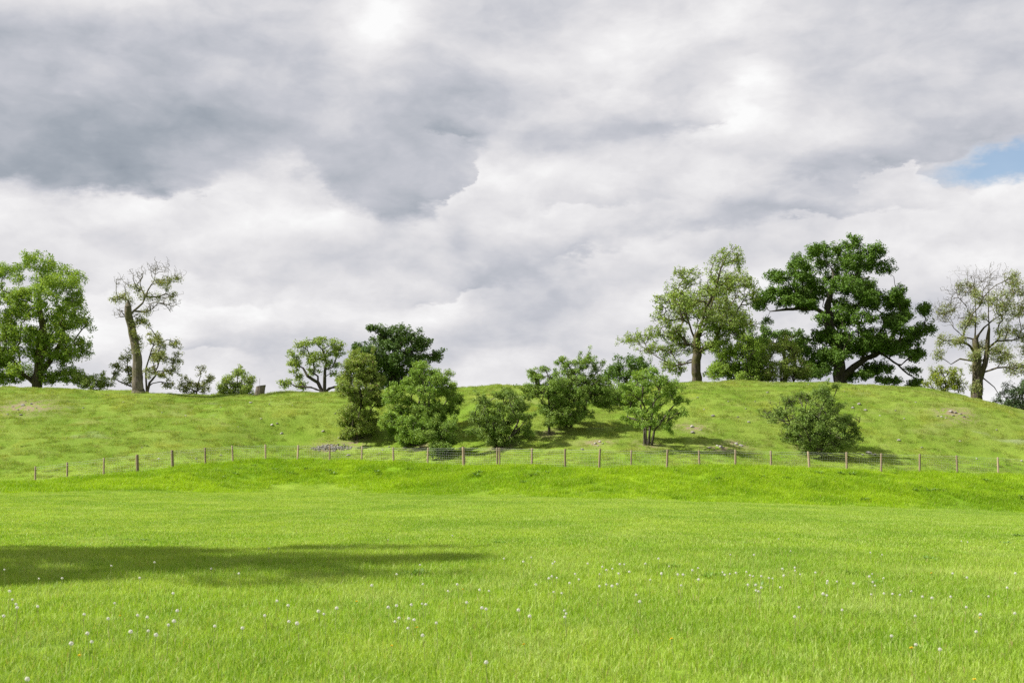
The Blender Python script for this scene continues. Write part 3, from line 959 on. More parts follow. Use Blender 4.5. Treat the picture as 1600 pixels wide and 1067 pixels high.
thorn("tall narrow leaning hawthorn, olive at its top, beside the rubble heap", 'b', None,
      [[(550, 722, .09), (555, 640, .08), (575, 520, .06), (560, 400, .04)], [(540, 722, .06), (520, 640, .05)], [(565, 722, .06), (600, 660, .05)]],
      [(480, 560, 40, 34), (650, 400, 50, 40), (660, 500, 45, 36), (470, 440, 34, 34), (640, 630, 34, 28), (500, 660, 50, 30), (535, 265, 38, 26), (590, 295, 70, 40), (520, 315, 50, 45), (560, 350, 80, 50), (500, 385, 45, 40), (620, 365, 50, 40),
       (560, 430, 80, 50), (640, 450, 50, 40), (510, 465, 45, 40), (580, 500, 65, 45), (535, 555, 65, 45), (610, 590, 45, 32),
       (490, 620, 45, 38), (560, 640, 65, 40), (600, 655, 45, 30), (530, 690, 45, 22)], L_THORN_O, 31)
thorn("big bushy light green hawthorn with ragged top, tallest on the slope", 'b', None,
      [[(862, 748, .11), (860, 640, .09), (890, 500, .06), (910, 400, .04)], [(850, 748, .08), (800, 640, .06), (770, 540, .04)], [(878, 748, .08), (960, 620, .06), (1030, 520, .04)]],
      [(905, 335, 42, 36), (955, 365, 45, 36), (880, 385, 55, 40), (1035, 350, 26, 16), (1005, 400, 40, 34), (830, 430, 55, 45), (765, 450, 42, 38),
       (930, 450, 100, 60), (1040, 440, 45, 38), (1065, 500, 42, 42), (720, 495, 42, 38), (800, 530, 85, 55), (930, 550, 110, 60),
       (1050, 560, 50, 40), (760, 600, 70, 50), (860, 630, 90, 55), (980, 600, 70, 45), (800, 680, 50, 40), (870, 710, 45, 30), (740, 645, 36, 32), (830, 730, 60, 22), (900, 690, 60, 34), (930, 640, 60, 40)],
      L_THORN_B, 32, shoots=26)
thorn("low spreading hawthorn reaching down to the wire fence", 'b', None,
      [[(1005, 815, .06), (1000, 760, .05), (1000, 700, .04)]],
      [(960, 640, 50, 28), (1045, 650, 48, 28), (930, 700, 46, 32), (1010, 700, 75, 38), (1060, 718, 36, 28), (1000, 755, 60, 34), (1010, 795, 60, 22)],
      L_THORN, 33)
thorn("dense rounded dark hawthorn like a ball, standing alone behind the fence", 'b', None,
      [[(1335, 760, .07), (1335, 690, .06)], [(1345, 760, .06), (1400, 670, .05)], [(1325, 760, .06), (1270, 670, .05)]],
      [(1300, 485, 38, 24), (1370, 485, 45, 30), (1230, 530, 48, 36), (1330, 550, 110, 55), (1430, 535, 48, 40), (1195, 600, 45, 40),
       (1300, 620, 110, 55), (1430, 610, 60, 50), (1475, 600, 28, 34), (1230, 675, 50, 38), (1330, 690, 100, 48), (1440, 675, 50, 38), (1340, 735, 80, 24)],
      L_THORN_D, 34, puffs=12)
thorn("single-stemmed hawthorn with a knobbly crown, joined to a broader hawthorn behind", 'c', None,
      [[(182, 938, .10), (182, 860, .08), (180, 760, .05)]],
      [(115, 655, 40, 36), (160, 618, 24, 18), (185, 690, 75, 50), (95, 725, 45, 40), (200, 765, 75, 50), (165, 820, 48, 38), (185, 870, 34, 30), (240, 830, 40, 34)],
      L_THORN, 35)
thorn("broad dark hawthorn on several stems at the head of the gully", 'c', None,
      [[(265, 900, .08), (265, 800, .07), (300, 680, .05)], [(285, 900, .07), (330, 780, .05)]],
      [(340, 590, 75, 36), (250, 592, 40, 32), (425, 612, 36, 34), (290, 660, 95, 55), (390, 675, 65, 55), (310, 775, 90, 50), (420, 745, 60, 50),
       (470, 735, 36, 40), (270, 850, 75, 36), (345, 830, 50, 28), (240, 720, 60, 50), (280, 880, 60, 22), (220, 870, 40, 26), (450, 690, 50, 45), (380, 740, 60, 50), (455, 780, 45, 30), (330, 700, 70, 50)],
      L_THORN, 36, puffs=11)
thorn("low hawthorn bridging the gap between the broad one and the one on bare stems", 'c', None,
      [[(530, 800, .06), (530, 750, .05)]],
      [(500, 735, 50, 34), (570, 715, 60, 34), (530, 765, 50, 24), (620, 740, 40, 30)], L_THORN, 37)
thorn("light green hawthorn standing on a cluster of bare stems", 'c', None,
      [[(650, 990, .09), (650, 920, .08), (630, 800, .05)], [(668, 992, .08), (675, 900, .07), (700, 760, .05)], [(682, 990, .08), (695, 920, .07), (770, 820, .05)], [(660, 985, .06), (655, 900, .05)]],
      [(690, 640, 45, 32), (640, 668, 48, 38), (745, 675, 55, 40), (605, 730, 55, 40), (700, 740, 95, 55), (800, 710, 45, 40), (830, 780, 38, 40),
       (590, 790, 38, 38), (680, 810, 95, 50), (785, 840, 55, 38), (640, 868, 50, 30), (725, 885, 65, 32), (570, 850, 26, 22)],
      L_THORN_B, 38, puffs=10)
thorn("wide twiggy hawthorn alone on the rounded mound, dense and dark at its foot", 'e', None,
      [[(650, 395, .08), (650, 320, .07), (680, 200, .04)], [(635, 395, .07), (560, 290, .05), (480, 240, .03)], [(670, 395, .07), (750, 320, .05), (820, 300, .03)]],
      [(695, 115, 38, 25), (742, 102, 20, 12), (620, 150, 55, 34), (700, 180, 65, 45), (540, 170, 38, 26), (500, 220, 50, 28), (445, 250, 30, 16),
       (600, 230, 85, 45), (720, 240, 65, 45), (785, 260, 45, 40), (830, 300, 28, 28), (570, 290, 80, 40), (690, 310, 90, 40), (785, 330, 40, 22), (620, 355, 80, 30), (700, 368, 60, 22), (640, 384, 90, 16), (580, 340, 60, 30), (740, 360, 50, 22), (660, 270, 80, 40)],
      L_THORN_D, 39, puffs=15, lv=13, shoots=36, bare=[(560, 180, 130, 50), (470, 240, 80, 40), (640, 240, 120, 80), (800, 280, 60, 50)], bare_n=40)


# the tree whose shadow lies across the near field; it stands out of the picture
def shadow_tree():
    base = np.array([-16.5, 19.5, 0.])
    VIEWS['s'] = (0, 0, 1.0)
    d = base[1]
    k = F / d

    def c(x, z):
        return (CX + x * k, HZ - (z - EYE) * k)
    st = [[(*c(-16.5, 0), .38), (*c(-16.4, 3), .33), (*c(-16.2, 6), .26), (*c(-16.3, 9), .16), (*c(-16.2, 11.5), .07)]]
    rng = np.random.default_rng(5)
    cl = []
    for z, r in ((4.6, 2.6), (6.2, 3.5), (7.8, 3.8), (9.4, 3.4), (11.0, 2.5), (12.6, 1.6), (13.8, .9)):
        for t in range(max(2, int(r * 2.2))):
            x = rng.uniform(-1, 1) * r * .75
            cl.append((*c(-16.3 + x, z + rng.normal(0, .35)), 1.05 * k, .8 * k))
    tree("field_tree", "leafy ash standing in the near field, its shadow lying across the grass", "tree", 's', d, st, cl,
         B_ASH, L_ASHB, None, 41, puffs=9, twigs=6, lv=10, size=.16, sig=.2, puff=.5, asp=.5, depth=.62)


shadow_tree()


# ------------------------------------------------------------------ fence
def simple_mat(name, a, b, scale=8, rough=.85, spec=.2, stretch=(1, 1, 1), metal=0.0, bump=.3):
    m, g, out = new_mat(name)
    co = g.n('ShaderNodeTexCoord').outputs['Object']
    rnd = g.n('ShaderNodeObjectInfo').outputs['Random']
    n = g.noise(g.v('ADD', g.v('MULTIPLY', co, stretch), g.v('SCALE', (7., 3., 5.), scale=g.m('MULTIPLY', rnd, 9.0))), scale, 5, .6)
    col = g.mix(g.smooth(g.m('ADD', g.m('MULTIPLY', n, .8), g.m('MULTIPLY', rnd, .2)), .32, .66), a, b)
    p = g.n('ShaderNodeBsdfPrincipled')
    g.put(p.inputs['Base Color'], col)
    p.inputs['Roughness'].default_value = rough
    p.inputs['Specular IOR Level'].default_value = spec
    p.inputs['Metallic'].default_value = metal
    bp = g.n('ShaderNodeBump')
    bp.inputs['Strength'].default_value = bump
    bp.inputs['Distance'].default_value = .02
    g.put(bp.inputs['Height'], n)
    g.t.links.new(bp.outputs[0], p.inputs['Normal'])
    g.t.links.new(p.outputs[0], out.inputs[0])
    return m


M_POST = simple_mat("weathered_post_wood", (.15, .115, .078), (.36, .28, .185), 9, stretch=(3, 3, .35))
M_WIRE = simple_mat("galvanised_wire", (.36, .37, .37), (.50, .51, .51), 3, .75, .2)
M_STONE = simple_mat("limestone", (.13, .12, .105), (.34, .325, .295), 5, bump=.8)
M_CUT = simple_mat("cut_wood", (.20, .15, .10), (.36, .28, .20), 6)


def lathe(rings, k, rng=None, rough=0.0):
    """rings: (x, y, z, rx, ry); closed at both ends"""
    ang = np.arange(k) * 2 * math.pi / k
    V = []
    for (x, y, z, rx, ry) in rings:
        jit = 1 + (rng.normal(0, rough, k) if rng is not None else 0)
        V.append(np.stack([x + rx * np.cos(ang) * jit, y + ry * np.sin(ang) * jit, np.full(k, z)], -1))
    n = len(rings)
    V = np.concatenate(V)
    j = np.arange(k)
    jn = (j + 1) % k
    Q = np.concatenate([np.stack([i * k + j, i * k + jn, (i + 1) * k + jn, (i + 1) * k + j], -1) for i in range(n - 1)])
    c0, c1 = len(V), len(V) + 1
    V = np.concatenate([V, [[rings[0][0], rings[0][1], rings[0][2]]], [[rings[-1][0], rings[-1][1], rings[-1][2]]]])
    T = np.concatenate([np.stack([jn, j, np.full(k, c0)], -1), np.stack([(n - 1) * k + j, (n - 1) * k + jn, np.full(k, c1)], -1)])
    return V, Q, T


def tube(pts, r, k=3):
    pts = np.asarray(pts, float)
    d = unit(np.gradient(pts, axis=0))
    ref = np.where(np.abs(d[:, 2:]) > .8, np.array([[1., 0, 0]]), np.array([[0, 0, 1.]]))
    u = unit(np.cross(d, ref))
    w = np.cross(d, u)
    ang = np.arange(k) * 2 * math.pi / k
    V = (pts[:, None] + (u[:, None] * np.cos(ang)[None, :, None] + w[:, None] * np.sin(ang)[None, :, None]) * r).reshape(-1, 3)
    j = np.arange(k)
    jn = (j + 1) % k
    Q = np.concatenate([np.stack([i * k + j, i * k + jn, (i + 1) * k + jn, (i + 1) * k + j], -1) for i in range(len(pts) - 1)])
    return V, Q


def join(parts):
    V, Fs, o = [], [], 0
    for v, f in parts:
        V.append(v)
        Fs.append(f + o)
        o += len(v)
    return np.concatenate(V), np.concatenate(Fs)


#        column, top row, foot row, width in metres
POSTS = [(55, 729, 757, .11), (105, 722, 752, .12), (162, 715, 747, .11), (215, 710, 740, .19), (270, 703, 732, .18), (321, 699, 726, .12), (364, 696, 722, .12),
         (415, 695, 721, .12), (465, 695, 721, .12), (515, 696, 722, .12), (565, 697, 722, .12), (615, 699, 724, .12), (668, 699, 726, .12), (725, 698, 727, .19),
         (777, 699, 727, .11), (781, 699, 727, .10), (831, 700, 729, .13), (883, 701, 733, .13), (936, 701, 735, .13), (986, 703, 734, .11), (1042, 702, 732, .13), (1093, 703, 731, .11),
         (1149, 702, 731, .13), (1205, 704, 732, .13), (1265, 705, 734, .14), (1323, 706, 732, .13), (1377, 708, 734, .13), (1437, 709, 735, .13), (1496, 711, 738, .12),
         (1560, 714, 742, .12), (1622, 718, 746, .12), (1684, 721, 749, .12)]


def build_fence():
    rng = np.random.default_rng(3)
    e = bpy.data.objects.new("wire_fence", None)
    COL.objects.link(e)
    d0 = float(np.interp(800, _cols, _fd))
    e.location = (0, d0, float(ground_z(0, d0)))
    tag(e, "post and wire stock fence running along the top of the green bank", "fence")
    off = np.array(e.location)
    shapes = []
    for k in range(6):
        r = .5
        lean = rng.normal(0, .12, 2)
        v, q, t = lathe([(0, 0, -.25, r, r), (lean[0] * .3, lean[1] * .3, .3, r, r * .95), (lean[0] * .7, lean[1] * .7, .8, r * .97, r * .95),
                         (lean[0], lean[1], .985, r * .95, r * .92), (lean[0], lean[1], 1.0, r * .8, r * .78)], 10, rng, .05)
        shapes.append(np_mesh("post", v, [q, t], M_POST, smooth=False))
    tops = []
    for i, (px, top, foot, w) in enumerate(POSTS):
        d = float(np.interp(px, _cols, _fd))
        x = (px - CX) / F * d
        z = float(ground_z(x, d))
        ht = EYE + (HZ - top) / F * d - z
        ht = min(max(ht, .98), 1.3)
        o = link("post", shapes[i % 6], e, tuple(np.array([x, d, z]) - off))
        o.scale = (w, w, ht)
        o.rotation_euler = (rng.normal(0, .025), rng.normal(0, .03), rng.uniform(0, 6.28))
        tops.append((x, d, z, ht, w))
    # plain strands on top, square netting below, bay by bay
    bays = [(a, b) for a, b in zip(tops, tops[1:]) if abs(a[0] - b[0]) > .8]
    for h in (-.06, -.17):
        pts = []
        for a, b in bays:
            for t in np.linspace(0, 1, 5)[:-1]:
                x, y, z, H = (a[j] * (1 - t) + b[j] * t for j in range(4))
                pts.append((x, y - .07, z + H + h - .02 * 4 * t * (1 - t)))
        v, q = tube(np.array(pts) - off, .0052)
        link("wire_strand", np_mesh("wire_strand", v, q, M_WIRE), e)
    for a, b in bays:
        parts = []
        L = math.hypot(b[0] - a[0], b[1] - a[1])
        A = np.array([a[0], a[1] - .07, a[2]]) - off
        B = np.array([b[0], b[1] - .07, b[2]]) - off
        for h in (.12, .24, .37, .51, .66, .82):
            parts.append(tube([A + (0, 0, h), (A + B) / 2 + (0, 0, h - .01), B + (0, 0, h)], .0025))
        m = int(L / .16)
        for j in range(1, m):
            p = A + (B - A) * j / m
            parts.append(tube([p + (0, 0, .12), p + (0, 0, .82)], .0018))
        v, q = join(parts)
        link("netting", np_mesh("netting", v, q, M_WIRE), e)
    return e


build_fence()


# ------------------------------------------------------------------ stump, stones, rubble
def rock_mesh(seed, name="stone", mat=None):
    import bmesh
    rng = np.random.default_rng(seed)
    bm = bmesh.new()
    bmesh.ops.create_icosphere(bm, subdivisions=2, radius=.5)
    ax = rng.standard_normal((9, 3))
    ax = unit(ax)
    cut = rng.uniform(.26, .46, 9)
    for v in bm.verts:
        p = np.array(v.co)
        for a, c in zip(ax, cut):
            k = p @ a
            if k > c:
                p = p - a * (k - c) * .9
        p = p * (1 + rng.normal(0, .03))
        v.co = p
    me = bpy.data.meshes.new(name)
    bm.to_mesh(me)
    bm.free()
    me.materials.append(mat or M_STONE)
    return me


ROCKS = [rock_mesh(100 + i) for i in range(7)]


def stone(px, py, w, label, group, rng, hgt=.55, near=74, far=104):
    p = on_ground(px, py, near, far)
    o = link("stone", ROCKS[int(rng.integers(7))], None, (p[0], p[1], p[2] + w * hgt * .12))
    o.scale = (w, w * rng.uniform(.7, 1.0), w * hgt)
    o.rotation_euler = (rng.normal(0, .15), rng.normal(0, .15), rng.uniform(0, 6.28))
    tag(o, label, "stone", group)
    return o


def build_stones():
    rng = np.random.default_rng(21)
    sets = [
        ("pale limestone lump lying among bare soil at the left mound's stony patch", "stones in the bare stony patch",
         [(36, 634, .55), (49, 632, .45), (28, 641, .4), (44, 641, .35), (20, 636, .3), (57, 637, .3), (33, 649, .5), (40, 627, .3), (12, 648, .35), (62, 643, .25), (25, 652, .4)]),
        ("grey limestone rock in the grass of the left mound, below the trunk and stump", "loose stones on the left mound",
         [(193, 629, .3), (130, 638, .35), (235, 624, .3), (253, 645, .3), (392, 630, .45), (425, 664, .42), (433, 662, .3), (440, 678, .5), (421, 632, .3), (345, 637, .28),
          (524, 647, .3), (505, 675, .4), (457, 634, .25), (408, 655, .25), (372, 668, .25), (290, 650, .25), (170, 618, .3), (160, 616, .25)]),
        ("pale stone lying near the fence line on the left mound's foot", "stones by the fence foot",
         [(306, 717, .35), (248, 717, .45), (345, 712, .45), (544, 712, .55), (598, 704, .4), (608, 699, .45), (633, 700, .5), (593, 709, .35), (529, 684, .4), (222, 700, .3)]),
        ("angular stone in the little cairn below the gully", "stones of the little cairn",
         [(930, 693, .45), (937, 690, .45), (942, 694, .35), (934, 697, .4), (925, 695, .3)]),
        ("white limestone block on the rounded mound, above and beyond its lone hawthorn", "stones on the rounded mound",
         [(1332, 638, .6), (1342, 632, .5), (1352, 641, .55), (1399, 642, .4), (1431, 629, .4), (1320, 612, .35), (1263, 601, .4), (1375, 650, .4), (1413, 655, .35), (1404, 689, .5),
          (1358, 709, .7), (1348, 711, .5), (1366, 711, .45), (1557, 673, .4), (1526, 717, .4), (1596, 721, .4), (1440, 700, .3), (1500, 690, .3)]),
        ("stone between the hawthorn on bare stems and the lone hawthorn", "stones between two hawthorns",
         [(1081, 667, .7), (1082, 676, .6), (1114, 651, .5), (1127, 699, .8), (1121, 697, .5), (1150, 694, .6), (1158, 697, .5), (1145, 698, .45), (1199, 614, .4), (1138, 628, .4), (1153, 652, .45),
          (1170, 660, .35), (1108, 700, .4), (1095, 672, .35), (910, 703, .5), (1100, 640, .3), (1165, 640, .3), (1180, 628, .3), (1090, 622, .3)]),
        ("brownish stone in the rubbly scar near the half bare ash", "stones in the rubbly scar",
         [(1471, 652, .4), (1465, 650, .35), (1485, 644, .55), (1493, 646, .6), (1500, 648, .5), (1489, 650, .4), (1478, 654, .35), (1506, 651, .4), (1512, 653, .35)]),
    ]
    for lab, grp, lst in sets:
        for (px, py, w) in lst:
            stone(px, py, w * rng.uniform(.42, .75), lab, grp, rng)
    # the low heap of small rubble by the fence: hundreds of fist-sized stones
    c = on_ground(518, 701, 78, 100)
    e = bpy.data.objects.new("rubble_heap", None)
    COL.objects.link(e)
    e.location = c
    tag(e, "low grey heap of broken limestone rubble just behind the fence", "heap")
    base = []
    for m in ROCKS:
        v = np.empty(len(m.vertices) * 3, np.float32)
        m.vertices.foreach_get("co", v)
        f = np.empty(len(m.polygons) * 3, np.int32)
        m.polygons.foreach_get("vertices", f)
        base.append((v.reshape(-1, 3), f.reshape(-1, 3)))
    parts = []
    for _ in range(260):
        a, r = rng.uniform(0, 6.28), rng.uniform(0, 1) ** .6
        x, y = math.cos(a) * r * 1.45, math.sin(a) * r * .75
        z = float(ground_z(c[0] + x, c[1] + y)) - c[2] + .16 * (1 - r * r) * rng.uniform(0, 1)
        v, f = base[int(rng.integers(7))]
        s = rng.uniform(.07, .17)
        t = rng.uniform(0, 6.28)
        R = np.array([[math.cos(t), -math.sin(t), 0], [math.sin(t), math.cos(t), 0], [0, 0, .7]])
        parts.append((v @ R.T * s + (x, y, z), f))
    v, f = join(parts)
    o = link("rubble", np_mesh("rubble", v, f, M_STONE), e)
    o["kind"] = "stuff"


build_stones()


def build_stump():
    p = on_ground(406, 612.5, 95, 106)
    rng = np.random.default_rng(8)
    e = bpy.data.objects.new("tree_stump", None)
    COL.objects.link(e)
    e.location = p
    tag(e, "short sawn-off grey tree stump standing on the crest", "stump")
    k = 18
    v, q, t = lathe([(-.05, 0, -.35, .52, .5), (-.03, 0, -.05, .44, .42), (0, 0, .2, .37, .36), (.05, 0, .5, .35, .34), (.09, 0, .72, .37, .36)], k, rng, .04)
    v[4 * k:5 * k, 2] += v[4 * k:5 * k, 0] * .18
    v[-1, 2] += .02
    link("stump_trunk", np_mesh("stump_trunk", v, [q, t[:k]], B_GREY, smooth=True), e)
    ring = v[4 * k:5 * k]
    vv = np.concatenate([ring, [ring.mean(0) + (0, 0, .01)]])
    j = np.arange(k)
    link("sawn_top", np_mesh("sawn_top", vv, np.stack([j, (j + 1) % k, np.full(k, k)], -1), M_CUT), e)
    link("side_shoot", np_mesh("side_shoot", *tube([(.0, 0, .6), (-.02, .02, 1.0), (-.01, .03, 1.35)], .012, 4), B_THORN), e)


build_stump()

# ------------------------------------------------------------------ meadow flowers and weeds
M_STEM = simple_mat("dandelion_stem", (.14, .20, .05), (.24, .26, .10), 6, .6, .3)


def fluff_mat():
    m, g, out = new_mat("dandelion_fluff")
    p = g.n('ShaderNodeBsdfPrincipled')
    p.inputs['Base Color'].default_value = (.66, .65, .60, 1)
    p.inputs['Roughness'].default_value = .9
    t = g.n('ShaderNodeBsdfTranslucent')
    t.inputs[0].default_value = (.66, .65, .60, 1)
    mx = g.n('ShaderNodeMixShader')
    mx.inputs[0].default_value = .5
    g.t.links.new(p.outputs[0], mx.inputs[1])
    g.t.links.new(t.outputs[0], mx.inputs[2])
    g.t.links.new(mx.outputs[0], out.inputs[0])
    return m


M_FLUFF = fluff_mat()
M_SEED = simple_mat("dandelion_seed", (.13, .10, .05), (.22, .18, .10), 9)
M_YELLOW = simple_mat("dandelion_petal", (.72, .46, .01), (.80, .60, .03), 9, .6, .3)


def sphere_dirs(n):
    i = np.arange(n) + .5
    ph = np.arccos(1 - 2 * i / n)
    th = math.pi * (1 + 5 ** .5) * i
    return np.stack([np.cos(th) * np.sin(ph), np.sin(th) * np.sin(ph), np.cos(ph)], -1)


def dandelion_meshes():
    rng = np.random.default_rng(4)
    stems, heads, cores, blooms = [], [], [], []
    for s in range(3):
        bend = rng.normal(0, .02, 2)
        z = np.linspace(-.03, .205, 5)
        pts = np.stack([bend[0] * (z / .2) ** 2, bend[1] * (z / .2) ** 2, z], -1)
        v, q = tube(pts, .0022, 5)
        stems.append(np_mesh("stem", v, q, M_STEM, smooth=True))
        tip = pts[-1]
        D = sphere_dirs(72)
        parts = []
        for d in D[: 72 - int(rng.integers(0, 12))]:
            u = unit(np.cross(d, rng.standard_normal(3)))
            w = np.cross(d, u)
            c = tip + d * (.021 * rng.uniform(.9, 1.08)) + (0, 0, .006)
            a = np.arange(5) * 2 * math.pi / 5 + rng.uniform(0, 6)
            rim = c + d * .002 + (u[None] * np.cos(a)[:, None] + w[None] * np.sin(a)[:, None]) * .0050
            vv = np.concatenate([[c], rim])
            ff = np.array([[0, j + 1, (j + 1) % 5 + 1] for j in range(5)] )
            parts.append((vv, ff))
            b = tip + (0, 0, .006) + d * .004
            parts.append((np.array([b + u * .0006, b - u * .0006, c]), np.array([[0, 1, 2]])))
        v, f = join(parts)
        heads.append(np_mesh("seed_head", v, f, M_FLUFF))
        v, q, t = lathe([(tip[0], tip[1], tip[2] - .002, .002, .002), (tip[0], tip[1], tip[2] + .004, .0055, .0055), (tip[0], tip[1], tip[2] + .011, .003, .003)], 8)
        cores.append(np_mesh("seed_core", v, [q, t], M_SEED, smooth=True))
        parts = []
        for k in range(70):
            a = rng.uniform(0, 6.28)
            el = rng.uniform(.0, 1.35)
            d = np.array([math.cos(a) * math.cos(el), math.sin(a) * math.cos(el), math.sin(el) * .6])
            u = unit(np.cross(d, (0, 0, 1.))) * .0028
            L = .021 * rng.uniform(.8, 1.05)
            parts.append((np.array([tip + u * .4, tip - u * .4, tip + d * L - u, tip + d * L + u]), np.array([[0, 1, 2, 3]])))
        v, f = join(parts)
        blooms.append(np_mesh("petals", v, f, M_YELLOW))
    return stems, heads, cores, blooms


def head_ground(px, py, hh):
    """the spot whose plant of height hh shows its head at this pixel"""
    d = np.arange(7.5, 64, .05)
    x = (px - CX) / F * d
    gap = ground_z(x, d) + hh - (EYE + (HZ - py) / F * d)
    k = int(np.argmax(gap >= 0)) if (gap >= 0).any() else len(d) - 1
    return np.array([x[k], d[k], float(ground_z(x[k], d[k]))])


CLOCKS = [(8, 889), (58, 903), (95, 903), (173, 883), (240, 878), (217, 902), (376, 895), (331, 888), (13, 923), (18, 936), (27, 944), (60, 947), (6, 962),
          (130, 959), (171, 966), (178, 942), (202, 987), (231, 986), (241, 992), (261, 975), (274, 969), (145, 1001), (46, 1060), (449, 945), (417, 962),
          (378, 980), (452, 971), (468, 973), (420, 856), (500, 955), (608, 948), (617, 946), (643, 944), (662, 943), (684, 972), (636, 980), (622, 965),
          (664, 992), (727, 941), (717, 913), (662, 912), (582, 914), (752, 949), (762, 951), (813, 952), (829, 962), (884, 958), (881, 954), (885, 964),
          (789, 872), (831, 870), (818, 877), (862, 880), (867, 877), (896, 896), (889, 910), (864, 924), (864, 900), (856, 903), (767, 922), (748, 921),
          (761, 1034), (606, 843), (706, 836), (620, 896), (656, 882), (1142, 866), (1176, 866), (1218, 841), (1377, 866), (1361, 863), (1128, 893), (1139, 896),
          (1135, 897), (1151, 895), (1252, 897), (1223, 899), (1203, 902), (1207, 903), (1187, 917), (1186, 923), (1222, 917), (1166, 913), (1291, 907),
          (1333, 911), (1363, 909), (1368, 914), (1289, 930), (1286, 927), (1383, 927), (1393, 927), (1404, 928), (1443, 932), (1455, 934), (1487, 932),
          (1542, 931), (1507, 947), (1511, 902), (1503, 845), (1511, 846), (1433, 962), (1534, 960), (1525, 986), (1392, 992), (1431, 1007), (1468, 1015),
          (1250, 948), (1234, 860), (1575, 918), (1584, 895), (1584, 958), (1356, 900), (1177, 900), (940, 885), (948, 890), (958, 888), (975, 881), (1010, 880),
          (1045, 884), (1060, 897), (1080, 890), (905, 905), (920, 880), (935, 915), (1000, 940), (1015, 905), (985, 893), (1030, 872), (1092, 905), (965, 912)]
BLOOMS = [(612, 1009), (650, 980), (722, 920), (823, 1007), (190, 961), (128, 1022), (1533, 965), (1423, 1012), (1523, 1062), (1457, 894), (555, 938), (1052, 998)]


def build_dandelions():
    rng = np.random.default_rng(9)
    for cx_, cy_, n_, sx_, sy_ in ((1000, 893, 12, 80, 14), (1180, 905, 10, 80, 16), (1390, 915, 10, 100, 20), (640, 955, 8, 130, 22), (160, 955, 8, 120, 25)):
        CLOCKS.extend((float(rng.normal(cx_, sx_)), float(max(852, rng.normal(cy_, sy_)))) for _ in range(n_))
    stems, heads, cores, blooms = dandelion_meshes()
    for (px, py) in CLOCKS:
        h = rng.uniform(.85, 1.35) * 1.1
        p = head_ground(px, py, .211 * h)
        k = int(rng.integers(3))
        e = bpy.data.objects.new("dandelion_clock", None)
        COL.objects.link(e)
        e.empty_display_size = .05
        e.location = p
        e.rotation_euler = (0, 0, rng.uniform(0, 6.28))
        if 840 < py < 916 and px < 700:
            lab, grp = "white dandelion clock standing in or beside the tree's long shadow", "dandelion clocks by the shadow"
        elif px > 780 and py < 936:
            lab, grp = "small white dandelion clock in the scattered drift beyond the shadow's tip", "dandelion clocks in the drift"
        else:
            lab, grp = "white dandelion clock in tall sunny grass on the near side of the shadow", "dandelion clocks in the sunny grass"
        tag(e, lab, "dandelion", grp)
        s = link("stem", stems[k], e)
        s.scale = (1, 1, h)
        w = rng.uniform(.46, .72)
        tipv = np.empty(len(stems[k].vertices) * 3, np.float32)
        stems[k].vertices.foreach_get("co", tipv)
        tip = tipv.reshape(-1, 3)[-5:].mean(0)
        for nm, me in (("seed_head", heads[k]), ("seed_core", cores[k])):
            o = link(nm, me, e)
            o.scale = (w, w, w)
            o.location = (tip[0] * (1 - w), tip[1] * (1 - w), tip[2] * (h - w))
    for (px, py) in BLOOMS:
        h = rng.uniform(.7, .95)
        p = head_ground(px, py, .211 * h)
        k = int(rng.integers(3))
        e = bpy.data.objects.new("dandelion_flower", None)
        COL.objects.link(e)
        e.empty_display_size = .05
        e.location = p
        e.rotation_euler = (rng.normal(0, .1), rng.normal(0, .1), rng.uniform(0, 6.28))
        e.scale = (h, h, h)
        tag(e, "open yellow dandelion flower low in the near meadow grass", "dandelion", "yellow dandelions in the meadow")
        link("stem", stems[k], e)
        link("petals", blooms[k], e)


build_dandelions()

L_WEED = leaf_mat("thistle_leaf", (.075, .16, .025), (.15, .25, .06), .2, .5, .4)
L_WEED2 = leaf_mat("dock_leaf", (.07, .17, .012), (.13, .25, .02), .3, .45, .4)


def weed_mesh(seed, mat):
    rng = np.random.default_rng(seed)
    V, Fc, o = [], [], 0
    for k in range(46):
        a = rng.uniform(0, 6.28)
        r0 = rng.uniform(0, .22)
        b = np.array([math.cos(a) * r0, math.sin(a) * r0, 0])
        el = rng.uniform(.35, 1.35)
        d = np.array([math.cos(a) * math.cos(el), math.sin(a) * math.cos(el), math.sin(el)])
        u = unit(np.cross(d, (0, 0, 1.)))
        L, W = rng.uniform(.16, .36), rng.uniform(.025, .05)
        m = b + d * L * .55
        t = b + d * L + np.array([math.cos(a), math.sin(a), -.6]) * L * .2
        V.append(np.array([b - u * W * .2, b + u * W * .2, m + u * W, m - u * W, t]))
        Fc.append(np.array([[0, 1, 2], [0, 2, 3], [3, 2, 4]]) + o)
        o += 5
    return np_mesh("leaf_tuft", np.concatenate(V), np.concatenate(Fc), mat)


